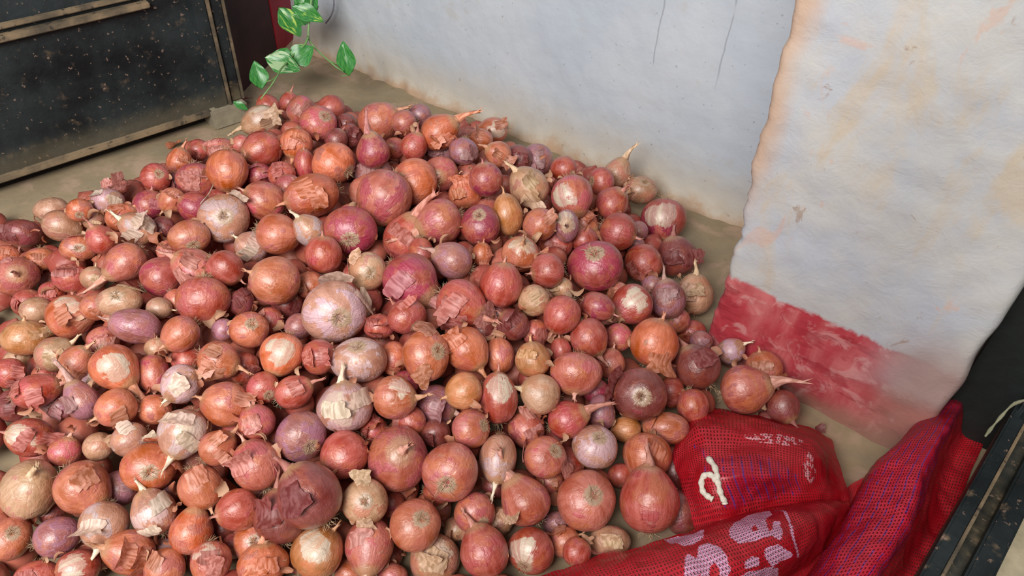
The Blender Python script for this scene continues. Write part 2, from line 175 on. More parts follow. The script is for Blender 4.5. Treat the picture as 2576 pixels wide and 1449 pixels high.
[-0.4936,0.6175,0.1651,0.0323,1.0,1.0,1.0,0.431,-0.348,0.748,-0.365,"o",2,0,0,0,0,"rosy orange onion with cream tip at lower right, centre"],
[-0.4614,0.6591,0.1382,0.0247,0.9,1.0,1.11,0.23,-0.295,0.829,-0.416,"c",0,0,1,0,0,"copper onion just left of the small golden orange striped onion"],
[-0.4514,0.5591,0.1555,0.0262,1.02,1.0,0.98,-0.375,-0.078,0.689,-0.616,"g",1,0,0,0,0,"smooth golden onion in the centre"],
[-0.414,0.5917,0.1346,0.032,0.88,1.0,1.13,0.893,-0.322,-0.118,0.291,"r",1,0,0,0,[0.08,-0.8,0.59],"tall red onion with a grey cap"],
[-0.4941,0.544,0.1056,0.0288,1.03,1.0,0.97,0.645,-0.418,0.598,-0.227,"v",2,0,1,0,0,"purple onion just down-left of the smooth golden onion in the centre"],
[-0.4148,0.5289,0.1293,0.0279,1.02,0.98,0.88,-0.008,0.82,0.356,-0.447,"c",0,0,0,1,0,"copper onion with wispy roots at its right side"],
[-0.684,0.4371,0.1832,0.0296,1.0,1.0,1.0,-0.021,-0.33,0.768,-0.549,"o",2,0,0,0,[0.16,-0.96,0.25],"orange onion with a white streak, left of centre"],
[-0.6425,0.4673,0.1768,0.0244,1.04,1.0,0.96,0.757,-0.44,0.482,-0.042,"r",1,1,0,0,0,"red onion just right of the orange onion with a white streak, left of centre"],
[-0.7372,0.4043,0.1447,0.0223,0.96,1.0,1.04,-0.004,-0.354,0.759,-0.547,"r",1,1,1,0,0,"small red onion just up-left of the red onion with small purple root spot"],
[-0.4645,0.5095,0.0989,0.0213,0.95,1.0,1.05,-0.477,0.032,0.673,-0.563,"d",1,0,1,0,0,"dark red onion just left of the copper onion with wispy roots at its right side"],
[-0.7965,0.5265,0.1965,0.0375,1.02,1.0,0.98,0.641,0.087,-0.42,0.637,"c",1,0,0,0,0,"large clean orange copper onion left of centre"],
[-0.7994,0.6263,0.182,0.0305,1.02,1.0,0.98,0.901,-0.17,-0.012,0.398,"r",1,0,0,0,0,"matte rose red round onion, centre left"],
[-0.7057,0.6353,0.1911,0.0301,0.97,1.03,0.88,-0.398,0.816,0.335,-0.251,"t",0,1,0,1,0,"straw coloured onion with dark root dot, centre"],
[-0.6476,0.668,0.1835,0.0423,0.99,1.0,1.0,0.532,-0.346,0.703,-0.322,"m",3,0,0,0,0,"big magenta onion with an orange chip, centre of the heap"],
[-0.6873,0.541,0.1834,0.0475,1.01,0.99,0.88,-0.409,0.784,0.345,-0.313,"w",0,1,0,1,0,"very large white peeling onion in the centre"],
[-0.7026,0.6187,0.1422,0.0265,1.02,1.0,0.98,0.834,-0.409,0.355,0.105,"r",0,0,1,0,0,"red onion just below the straw coloured onion with dark root dot, centre"],
[-0.7839,0.5771,0.1581,0.0225,1.06,1.0,0.95,0.861,-0.26,-0.107,0.424,"c",0,1,1,0,0,"small copper onion just down-left of the matte rose red round onion, centre left"],
[-0.5964,0.6037,0.1801,0.0284,1.09,0.92,0.88,0.553,-0.555,-0.419,0.459,"r",2,0,0,1,0,"pinkish red onion with brown root end, right of the white one"],
[-0.6238,0.748,0.1819,0.031,0.97,1.0,1.03,0.694,-0.019,-0.51,0.508,"v",2,0,0,0,0,"small dull purple onion with pale tip"],
[-0.55,0.6729,0.1823,0.0376,1.02,1.0,0.98,0.617,-0.328,0.657,-0.282,"r",2,1,0,0,0,"peeled pinkish red onion with a big curled flap"],
[-0.521,0.7378,0.1921,0.0346,1.0,1.0,1.0,0.946,-0.188,0.002,0.263,"r",1,0,0,0,0,"polished round red onion right of centre"],
[-0.9387,0.5899,0.1504,0.0275,1.02,1.0,0.98,0.715,0.011,-0.376,0.588,"w",1,1,1,0,0,"pale onion just down-left of the smooth copper onion between the pale peeling and magenta"],
[-0.7942,0.5371,0.1413,0.0241,1.02,1.0,0.98,-0.029,-0.344,0.811,-0.472,"d",1,1,1,0,0,"dark red onion just down-right of the large clean orange copper onion left of centre"],
[-0.6325,0.5789,0.1562,0.0215,1.12,1.0,0.89,0.877,-0.319,-0.068,0.351,"r",0,1,1,0,0,"small red onion just left of the pinkish red onion with brown root end"],
[-0.7298,0.5055,0.1539,0.0201,1.0,1.0,1.0,-0.172,-0.271,0.71,-0.627,"v",0,0,1,0,0,"small purple onion just up-right of the orange onion with a white streak, left of centre"],
[-0.9102,1.2375,0.0929,0.0321,0.94,1.0,1.06,-0.475,-0.122,0.758,-0.43,"c",2,0,0,0,[-0.02,-1.0,-0.07],"brown onion with a pale slash, nearest the back wall"],
[-0.8751,1.1462,0.1245,0.0259,0.97,1.0,1.03,0.673,0.056,-0.574,0.464,"c",0,0,1,0,0,"copper onion just down-left of the brown onion with a pale slash"],
[-0.7769,1.0783,0.1615,0.0259,0.98,1.0,1.01,0.739,0.074,-0.458,0.489,"c",2,1,0,0,0,"copper onion just below the brown onion with a pale slash"],
[-0.7441,1.168,0.1191,0.0328,1.0,1.0,1.0,0.848,-0.236,0.474,-0.016,"v",0,1,1,0,0,"large purple onion just left of the small crimson onion near the back wall"],
[-0.7576,1.1184,0.1401,0.0272,1.0,1.0,1.0,0.695,-0.324,0.637,-0.079,"d",0,1,1,0,0,"dark red onion just down-right of the brown onion with a pale slash"],
[-0.6477,1.1175,0.1614,0.0246,1.06,1.0,0.94,0.934,-0.096,-0.151,0.31,"r",0,0,0,0,0,"small crimson onion near the back wall"],
[-0.5936,1.1779,0.1229,0.0276,0.97,1.03,0.88,0.531,-0.785,-0.009,-0.32,"r",0,0,0,1,0,"red onion just up-right of the big rose red onion with scuffed silver bottom"],
[-0.6061,1.2735,0.0872,0.0291,1.02,1.0,0.98,0.967,-0.173,0.103,0.154,"t",3,0,0,0,0,"tan onion with a frayed pink neck against the white wall"],
[-0.5494,1.2825,0.0643,0.0323,1.08,0.93,0.88,-0.126,0.951,0.267,-0.088,"t",0,0,0,1,0,"tan onion with a black spot, by the back wall"],
[-0.4697,1.2377,0.0525,0.0441,1.05,1.0,0.95,0.092,-0.172,0.906,-0.375,"m",2,0,0,0,[0.13,-0.98,-0.14],"large crimson pink onion at the heap's right shoulder"],
[-0.3932,1.1487,0.0462,0.0388,1.06,1.0,0.95,0.927,-0.198,-0.212,0.236,"d",2,1,0,0,0,"dark streaky red onion at the right edge of the heap"],
[-0.5416,1.1326,0.1151,0.0321,1.01,1.0,0.98,0.958,-0.171,0.212,0.084,"r",2,0,0,0,0,"large red onion just down-left of the tan onion with a black spot"],
[-0.5817,1.0425,0.1676,0.0388,1.02,1.0,0.98,0.254,-0.229,0.831,-0.438,"p",2,0,0,0,[0.34,-0.88,0.32],"big rose red onion with scuffed silver bottom"],
[-0.6482,1.001,0.1787,0.0365,1.0,1.0,1.0,0.834,-0.052,-0.366,0.41,"t",2,1,0,0,0,"tan onion wrapped in loose golden peel"],
[-0.7174,0.9567,0.19,0.0312,1.02,1.0,0.98,0.925,-0.057,-0.11,0.359,"m",1,0,0,0,0,"glossy magenta onion high in the middle"],
[-0.6308,0.9075,0.1772,0.0316,0.85,1.0,1.17,0.918,-0.144,-0.147,0.338,"g",1,0,0,0,0,"egg-shaped orange onion with a lavender top"],
[-0.5672,0.9149,0.1838,0.0291,1.0,1.0,1.0,-0.301,-0.131,0.822,-0.466,"c",1,0,0,0,0,"smooth orange egg-like onion next to the lavender topped one"],
[-0.5336,0.9508,0.175,0.0251,0.83,1.21,0.88,0.854,0.436,0.091,0.27,"v",2,0,0,1,[-0.08,0.31,0.95],"purple onion just right of the smooth orange egg-like onion next to the lavender topped"],
[-0.4888,1.0683,0.1131,0.0353,1.06,1.0,0.94,0.687,-0.248,0.648,-0.217,"r",1,0,0,0,0,"large red onion just up-right of the huge magenta onion with grass-like roots on top"],
[-0.4835,1.1511,0.0664,0.0194,1.03,1.0,0.97,-0.432,-0.081,0.737,-0.514,"v",1,0,1,0,0,"small purple onion just down-left of the large crimson pink onion at the heap's right shoulder"],
[-0.5538,1.0482,0.1146,0.0268,0.99,1.0,1.01,0.564,-0.235,0.725,-0.317,"o",3,1,1,0,0,"orange onion just down-right of the big rose red onion with scuffed silver bottom"],
[-0.5155,0.9853,0.1314,0.0234,1.09,1.0,0.92,0.919,-0.178,-0.193,0.296,"r",1,0,1,0,0,"small red onion just up-left of the huge magenta onion with grass-like roots on top"],
[-0.5477,0.8296,0.181,0.0308,1.02,0.98,0.88,0.938,0.134,0.074,0.312,"c",2,1,0,1,[0.07,-0.23,0.97],"peach coloured onion with torn orange collar"],
[-0.7536,0.9409,0.1506,0.0295,1.09,1.0,0.91,0.26,-0.296,0.813,-0.429,"o",0,1,1,0,0,"orange onion just down-left of the glossy magenta onion high in the middle"],
[-0.4892,0.8243,0.1811,0.0279,1.06,1.0,0.95,-0.47,-0.083,0.683,-0.553,"r",1,0,0,0,0,"bright red shiny onion right of the peach one"],
[-0.453,0.9182,0.1479,0.0464,1.04,0.96,0.88,-0.173,0.947,0.268,0.041,"m",0,0,0,1,0,"huge magenta onion with grass-like roots on top"],
[-0.4264,1.0657,0.0695,0.0354,1.03,1.0,0.97,0.905,-0.221,0.359,-0.052,"r",0,1,1,0,0,"large red onion just above the brownish pink onion with long neck reaching left"],
[-0.4681,0.7559,0.1763,0.0247,1.01,1.0,0.98,-0.283,-0.107,0.809,-0.504,"t",1,0,0,0,0,"small tan brown egg-like onion"],
[-0.4175,0.7599,0.1725,0.0295,0.98,1.0,1.01,-0.08,-0.159,0.865,-0.468,"r",1,0,0,0,0,"orange red drop-shaped onion with tip down left"],
[-0.392,0.8252,0.1557,0.0244,0.95,1.0,1.05,0.632,-0.337,0.667,-0.205,"m",1,0,0,0,0,"vivid magenta drop-shaped onion"],
[-0.3631,0.8975,0.1251,0.0333,1.02,1.0,0.98,-0.268,-0.085,0.786,-0.55,"r",3,0,0,0,[0.14,-0.99,0.03],"brownish pink onion with long neck reaching left"],
[-0.402,0.9223,0.1057,0.0209,1.1,1.0,0.91,0.505,-0.033,-0.744,0.436,"c",1,1,1,0,0,"small copper onion just up-left of the brownish pink onion with long neck reaching left"],
[-0.3316,0.9748,0.0958,0.0312,0.96,1.0,1.04,0.915,-0.236,-0.223,0.238,"v",2,1,0,0,0,"purple onion just left of the fan-wrinkled tan onion nearest the pillar"],
[-0.3176,1.0722,0.0427,0.0361,1.0,1.0,1.0,0.948,-0.241,-0.111,0.174,"t",2,1,0,0,0,"fan-wrinkled tan onion nearest the pillar"],
[-0.3741,0.7714,0.1415,0.0294,1.02,1.0,0.98,0.395,-0.299,0.806,-0.325,"r",2,0,0,0,0,"striped rosy onion under the vivid magenta one"],
[-0.3505,0.8333,0.1065,0.0229,1.05,1.0,0.95,0.744,-0.241,0.564,-0.266,"p",1,0,1,0,0,"small pink onion just right of the striped rosy onion under the vivid magenta one"],
[-0.2945,0.8476,0.1168,0.0384,1.02,1.0,0.98,0.959,-0.249,0.008,0.133,"o",1,0,0,0,0,"orange red onion with cream tip and dusty bottom, right side"],
[-0.4088,0.6675,0.1547,0.0263,1.02,1.0,0.98,0.899,-0.282,-0.157,0.296,"g",1,0,0,0,0,"small golden orange striped onion"],
[-0.3467,0.6929,0.1469,0.0345,1.14,1.0,0.88,0.162,-0.193,0.789,-0.561,"p",1,0,0,0,0,"wide smooth pink onion in the right half"],
[-0.3347,0.7839,0.0952,0.0236,1.0,1.0,1.0,0.929,-0.315,-0.059,0.187,"p",1,0,1,0,0,"pink onion just down-right of the striped rosy onion under the vivid magenta one"],
[-0.4722,0.7055,0.1589,0.025,1.0,1.0,1.0,0.775,-0.116,-0.421,0.457,"d",1,1,1,0,0,"dark red onion just down-left of the small tan brown egg-like onion"],
[-0.4449,0.7305,0.1387,0.021,1.0,1.0,1.0,0.935,-0.199,-0.087,0.282,"r",0,1,1,0,0,"small red onion just above the small golden orange striped onion"],
[-0.2862,1.0021,0.0232,0.0244,1.09,1.0,0.92,0.249,-0.181,0.865,-0.396,"r",0,0,1,0,0,"red onion just below the fan-wrinkled tan onion nearest the pillar"],
[-0.2543,0.9665,0.048,0.0195,0.99,1.0,1.01,0.756,-0.163,-0.523,0.36,"v",0,0,1,0,0,"small purple onion just above the dark brown red onion left of the pillar's foot"],
[-0.2014,0.9639,0.0608,0.0222,1.0,1.0,1.0,0.926,-0.24,0.28,-0.085,"w",2,0,0,0,0,"small silvery pink onion touching the pillar"],
[-0.2238,0.8755,0.0822,0.035,1.02,1.0,0.98,0.837,-0.252,-0.393,0.285,"d",2,0,0,0,0,"dark brown red onion left of the pillar's foot"],
[-0.311,0.9845,0.0526,0.0228,1.01,1.0,0.99,-0.084,-0.096,0.841,-0.526,"p",0,0,1,0,0,"small pink onion just down-left of the fan-wrinkled tan onion nearest the pillar"],
[-0.3989,0.7324,0.1274,0.0183,0.94,1.0,1.07,0.915,-0.235,-0.154,0.289,"r",1,0,1,0,0,"small red onion just up-left of the wide smooth pink onion in the right half"],
[-0.5512,0.9482,0.1285,0.0298,1.05,1.0,0.96,0.089,-0.223,0.852,-0.466,"r",1,1,1,0,0,"red onion just down-right of the smooth orange egg-like onion next to the lavender topped"],
[-0.1495,0.8954,0.0634,0.0376,1.04,1.0,0.96,0.853,-0.332,0.38,-0.13,"p",3,0,0,0,0,"rosy onion with tail to the right, by the pillar's foot"],
[-0.1413,0.9568,0.0643,0.0297,1.06,1.0,0.94,0.929,-0.184,-0.243,0.212,"c",1,1,1,0,0,"copper onion just up-right of the rosy onion with tail to the right"],
[-0.0875,0.913,0.0511,0.0256,1.0,1.0,1.0,0.472,-0.135,0.735,-0.467,"d",2,0,0,0,0,"dark small onion farthest right on the floor"],
[-0.1011,0.8982,0.0171,0.0179,0.98,1.0,1.02,0.899,-0.347,0.251,-0.087,"d",0,0,1,0,0,"small dark red onion just down-left of the dark small onion farthest right on the floor"],
[-0.265,0.7498,0.1043,0.0408,1.01,0.99,0.88,-0.41,0.865,0.281,-0.068,"d",0,1,0,1,0,"large brown red onion with broken skin showing white"],
[-0.2419,0.8306,0.0521,0.0222,1.18,1.0,0.85,0.789,-0.297,0.495,-0.211,"r",1,0,1,0,0,"small red onion just right of the large brown red onion with broken skin showing white"],
[-0.2004,0.8165,0.0619,0.0261,0.98,1.0,1.02,0.281,-0.189,0.844,-0.416,"r",2,0,0,0,0,"red onion just up-right of the spindle-shaped copper onion by the red sack"],
[-0.2124,0.7534,0.059,0.0297,0.84,1.0,1.19,0.526,-0.14,-0.712,0.443,"c",1,0,0,0,0,"spindle-shaped copper onion by the red sack"],
[-0.2605,0.7144,0.059,0.0213,0.95,1.0,1.06,0.521,-0.127,-0.706,0.462,"g",0,0,1,0,0,"small golden onion just up-left of the orange brown onion with pleated skin, by the sack"],
[-0.3687,0.6347,0.1369,0.0282,1.04,1.0,0.96,0.615,-0.045,-0.561,0.553,"t",2,0,0,0,0,"tan golden onion with frayed neck to the left"],
[-0.3252,0.6377,0.109,0.0276,0.99,1.0,1.01,0.889,-0.321,0.32,-0.07,"r",3,0,0,0,0,"red onion with long straw-like stem"],
[-0.2994,0.6978,0.0876,0.0233,1.16,1.0,0.86,0.815,-0.34,0.441,-0.159,"v",0,0,1,0,0,"small purple onion just above the white and orange onion with grey root scar on"],
[-0.37,0.6039,0.0877,0.027,0.99,1.0,1.01,0.435,-0.334,0.742,-0.385,"p",0,1,1,0,0,"pink onion just up-left of the pink onion half covered in tan skin"],
[-0.3179,0.5729,0.096,0.0308,1.0,1.0,0.88,-0.012,0.913,0.315,-0.259,"p",0,1,0,1,0,"pink onion half covered in tan skin"],
[-0.2734,0.6381,0.0875,0.0326,1.04,0.97,0.88,-0.058,0.951,0.292,-0.085,"w",0,0,0,1,0,"white and orange onion with grey root scar on top"],
[-0.2112,0.6876,0.0646,0.0341,1.05,1.0,0.95,0.058,-0.111,0.799,-0.589,"o",2,0,0,0,0,"orange brown onion with pleated skin, by the sack"],
[-0.1714,0.6205,0.0638,0.0422,0.98,1.0,1.02,0.898,-0.364,-0.155,0.19,"r",2,0,0,0,0,"very large red flask-shaped onion beside the sack"],
[-0.2422,0.5697,0.0637,0.0415,0.99,1.01,0.88,-0.154,0.929,0.313,-0.123,"p",0,0,0,1,0,"large pink tan onion with split root end, right bottom"],
[-0.3057,0.5122,0.071,0.0335,1.01,1.0,0.98,0.796,-0.23,-0.347,0.439,"p",3,0,0,0,0,"pink and cream onion with curled neck up left"],
[-0.1754,0.7174,0.027,0.0285,0.82,1.0,1.21,0.276,-0.192,0.824,-0.456,"d",1,0,1,0,0,"dark red onion just down-right of the orange brown onion with pleated skin, by the sack"],
[-0.1318,0.6569,0.0274,0.0288,1.14,1.0,0.88,0.825,-0.312,0.404,-0.242,"d",1,0,1,0,0,"dark red onion just right of the very large red flask-shaped onion beside the sack"],
[-0.2659,0.4682,0.0454,0.0319,1.0,1.0,0.88,0.647,-0.746,-0.147,0.052,"r",0,0,0,1,[-0.13,-0.77,-0.63],"rosy onion with black stained root at the bottom"],
[-0.2648,0.5409,0.0196,0.0206,1.17,1.0,0.85,0.219,-0.232,0.798,-0.511,"v",1,1,1,0,0,"small purple onion just down-left of the large pink tan onion with split root end"],
[-0.2417,0.5153,0.0299,0.0212,1.0,1.0,1.0,0.84,-0.438,0.306,-0.099,"c",1,0,1,0,0,"small copper onion just right of the rosy onion with black stained root at the bottom"],
[-0.2143,0.5035,0.0488,0.019,1.02,1.0,0.98,0.057,-0.128,0.761,-0.633,"r",0,0,1,0,0,"small red onion just below the large pink tan onion with split root end"],
[-0.1916,0.5576,0.024,0.0252,1.18,1.0,0.85,0.216,-0.179,0.775,-0.566,"t",1,1,1,0,0,"tan onion just down-right of the large pink tan onion with split root end"],
[-0.3019,0.6121,0.0486,0.0263,1.04,1.0,0.96,0.775,-0.36,0.474,-0.214,"r",0,0,1,0,0,"red onion just right of the pink onion half covered in tan skin"],
[-0.4128,0.4511,0.069,0.0188,0.97,1.0,1.03,0.741,-0.385,0.491,-0.249,"r",1,0,1,0,0,"small red onion just down-right of the largest pink onion"],
[-1.0098,0.7383,0.164,0.0236,1.03,1.0,0.97,0.859,-0.183,-0.146,0.456,"p",0,1,1,0,0,"pink onion just up-right of the smooth pink and tan onion in the upper left"],
[-0.6556,0.1754,0.0324,0.0215,1.0,1.0,1.0,0.646,-0.578,0.482,-0.131,"w",1,0,1,0,0,"small pale onion just down-left of the red orange onion with neck standing straight up"],
[-0.5927,0.2411,0.0305,0.0172,1.0,1.0,1.0,0.745,-0.578,0.33,0.051,"r",0,0,1,0,0,"small red onion second right of the red orange onion with neck standing straight up"],
[-0.6135,0.8105,0.1595,0.0187,0.93,1.0,1.07,0.945,-0.17,0.006,0.28,"o",1,1,1,0,0,"small orange onion just right of the small dull purple onion with pale tip"],
[-0.4669,0.8355,0.1466,0.0182,1.07,1.0,0.93,0.917,-0.239,-0.151,0.282,"t",1,1,1,0,0,"small tan onion just down-right of the bright red shiny onion right of the peach one"],
[-0.4631,1.1002,0.0714,0.0189,0.99,1.0,1.01,0.775,-0.118,-0.504,0.364,"v",1,0,1,0,0,"small purple onion second down-left of the large crimson pink onion at the heap's right shoulder"],
[-0.3849,1.0244,0.0655,0.0193,1.02,1.0,0.98,-0.028,-0.132,0.875,-0.464,"v",1,0,1,0,0,"small purple onion just up-right of the brownish pink onion with long neck reaching left"],
[-0.9027,0.5182,0.1576,0.0187,1.0,1.0,1.0,0.692,-0.004,-0.406,0.597,"r",0,0,1,0,0,"small red onion just up-right of the smooth rose orange onion with neck tucked straight below"],
[-0.8371,0.4857,0.1577,0.0204,1.0,1.0,1.0,0.323,-0.493,0.763,-0.267,"d",0,1,1,0,0,"small dark red onion just above the orange onion with lavender patch and round root scar"],
[-0.9219,0.4288,0.1529,0.0196,1.01,1.0,0.99,0.315,-0.516,0.747,-0.276,"p",1,0,1,0,0,"small pink onion just left of the smooth rose orange onion with neck tucked straight below"],
[-0.6972,0.4335,0.1421,0.0174,1.09,1.0,0.91,0.844,-0.281,-0.11,0.444,"d",0,0,1,0,0,"small dark red onion just below the orange onion with a white streak, left of centre"],
[-0.539,0.5321,0.1333,0.0195,1.0,1.0,1.0,0.827,-0.422,0.371,0.016,"m",1,0,1,0,0,"small magenta onion just down-left of the tan orange peeling onion near the centre"],
[-0.4954,0.4946,0.1171,0.0211,1.01,1.0,0.99,0.776,-0.19,-0.345,0.493,"r",0,0,1,0,0,"small red onion just above the largest pink onion"],
[-0.5319,0.4548,0.1064,0.0204,1.08,1.0,0.92,0.675,-0.502,0.528,-0.116,"r",1,1,1,0,0,"small red onion just down-right of the pale onion with grey stain and torn peel rim"],
[-0.6777,0.3313,0.1134,0.018,1.0,1.0,1.0,-0.19,-0.243,0.73,-0.61,"r",1,0,1,0,0,"small red onion just below the clean copper onion with pointed tip to the left"],
[-0.8974,0.2652,0.1275,0.0187,0.98,1.0,1.02,0.627,-0.016,-0.399,0.669,"w",1,1,1,0,0,"small pale onion just down-left of the orange onion with a silver bare patch"],
[-0.9869,0.2364,0.1039,0.0207,1.05,1.0,0.95,0.183,-0.518,0.708,-0.443,"r",1,1,1,0,0,"small red onion second above the red topped onion with silvery skin below"],
[-1.0978,0.2368,0.0644,0.0188,1.15,1.0,0.86,0.202,-0.511,0.669,-0.5,"t",0,0,1,0,0,"small tan onion fourth above the red topped onion with silvery skin below"],
[-0.3751,0.7105,0.1052,0.0234,1.12,1.0,0.89,0.743,-0.309,0.546,-0.233,"p",0,0,1,0,0,"small pink onion just left of the wide smooth pink onion in the right half"],
[-0.5136,0.7258,0.1426,0.0214,1.0,1.0,1.0,-0.237,-0.134,0.822,-0.501,"d",1,0,1,0,0,"small dark red onion just below the polished round red onion right of centre"],
[-0.2842,0.7684,0.0555,0.0197,0.94,1.0,1.06,0.125,-0.147,0.795,-0.575,"p",1,0,1,0,0,"small pink onion just down-left of the large brown red onion with broken skin showing white"],
[-0.3257,0.7271,0.0881,0.0193,1.06,1.0,0.94,0.917,-0.289,-0.136,0.24,"m",0,0,1,0,0,"small magenta onion just down-right of the wide smooth pink onion in the right half"],
[-0.2747,0.846,0.0685,0.0177,1.07,1.0,0.93,0.26,-0.16,0.79,-0.531,"t",1,0,1,0,0,"small tan onion just below the orange red onion with cream tip and dusty bottom"],
[-0.6913,0.7447,0.1619,0.0257,0.88,1.0,1.14,0.165,-0.332,0.839,-0.398,"r",1,0,1,0,0,"red onion just up-right of the big magenta onion with an orange chip"],
[-0.5069,0.6755,0.1507,0.02,1.09,1.0,0.92,0.704,-0.407,0.568,-0.124,"d",1,0,1,0,0,"dark red onion just up-right of the rosy orange onion with cream tip at lower right"],
[-0.4294,0.7611,0.1311,0.0169,0.96,1.0,1.04,0.529,0.026,-0.64,0.557,"d",0,0,1,0,0,"small dark red onion just down-left of the orange red drop-shaped onion with tip down left"],
[-0.2332,0.6548,0.0329,0.0183,1.06,1.0,0.94,0.306,-0.183,0.737,-0.574,"r",0,0,1,0,0,"small red onion just down-left of the orange brown onion with pleated skin, by the sack"],
[-0.3601,0.5141,0.0592,0.0187,1.0,1.0,1.0,0.656,-0.142,-0.504,0.544,"d",1,0,1,0,0,"small dark red onion just below the slim silvery pink onion pointing downwards"],
[-0.3058,0.5704,0.0516,0.019,1.0,1.0,1.0,0.875,-0.41,0.256,-0.023,"c",0,0,1,0,0,"small copper onion just below the pink onion half covered in tan skin"],
[-0.3693,0.4404,0.033,0.0171,1.06,1.0,0.94,0.131,-0.25,0.778,-0.561,"t",0,0,1,0,0,"small tan onion just right of the large copper onion with round grey root scar facing"],
[-0.3294,0.4834,0.0367,0.0194,1.01,1.0,0.99,0.562,-0.344,0.622,-0.423,"t",0,1,1,0,0,"small tan onion just down-left of the pink and cream onion with curled neck up left"],
[-0.7001,0.2262,0.0736,0.0152,1.0,1.0,1.0,0.709,-0.138,-0.268,0.637,"v",1,0,1,0,0,"small purple onion just down-right of the big red orange onion with torn root end facing"],
[-0.6231,0.2467,0.034,0.0174,1.0,1.0,1.0,0.707,-0.221,-0.317,0.592,"d",0,0,1,0,0,"small dark red onion just right of the red orange onion with neck standing straight up"],
[-0.8099,0.1196,0.0541,0.0155,1.06,1.0,0.94,-0.099,0.432,-0.621,0.647,"d",0,0,1,0,0,"small dark red onion just above the silvery violet onion low at the left"],
[-1.2082,0.3164,0.067,0.0229,1.08,1.0,0.93,0.84,-0.25,0.129,0.465,"r",0,1,1,0,0,"small red onion fourth down-left of the dull brown grey onion at the far left back"],
[-1.1747,0.347,0.087,0.0198,1.06,1.0,0.94,0.121,-0.507,0.733,-0.437,"r",1,1,1,0,0,"small red onion second below the dull brown grey onion at the far left back"],
[-1.0987,0.3907,0.1298,0.0196,1.06,1.0,0.94,0.837,-0.288,0.078,0.458,"t",1,1,1,0,0,"small tan onion just down-left of the violet pink pear-shaped onion pointing down to the left"]]
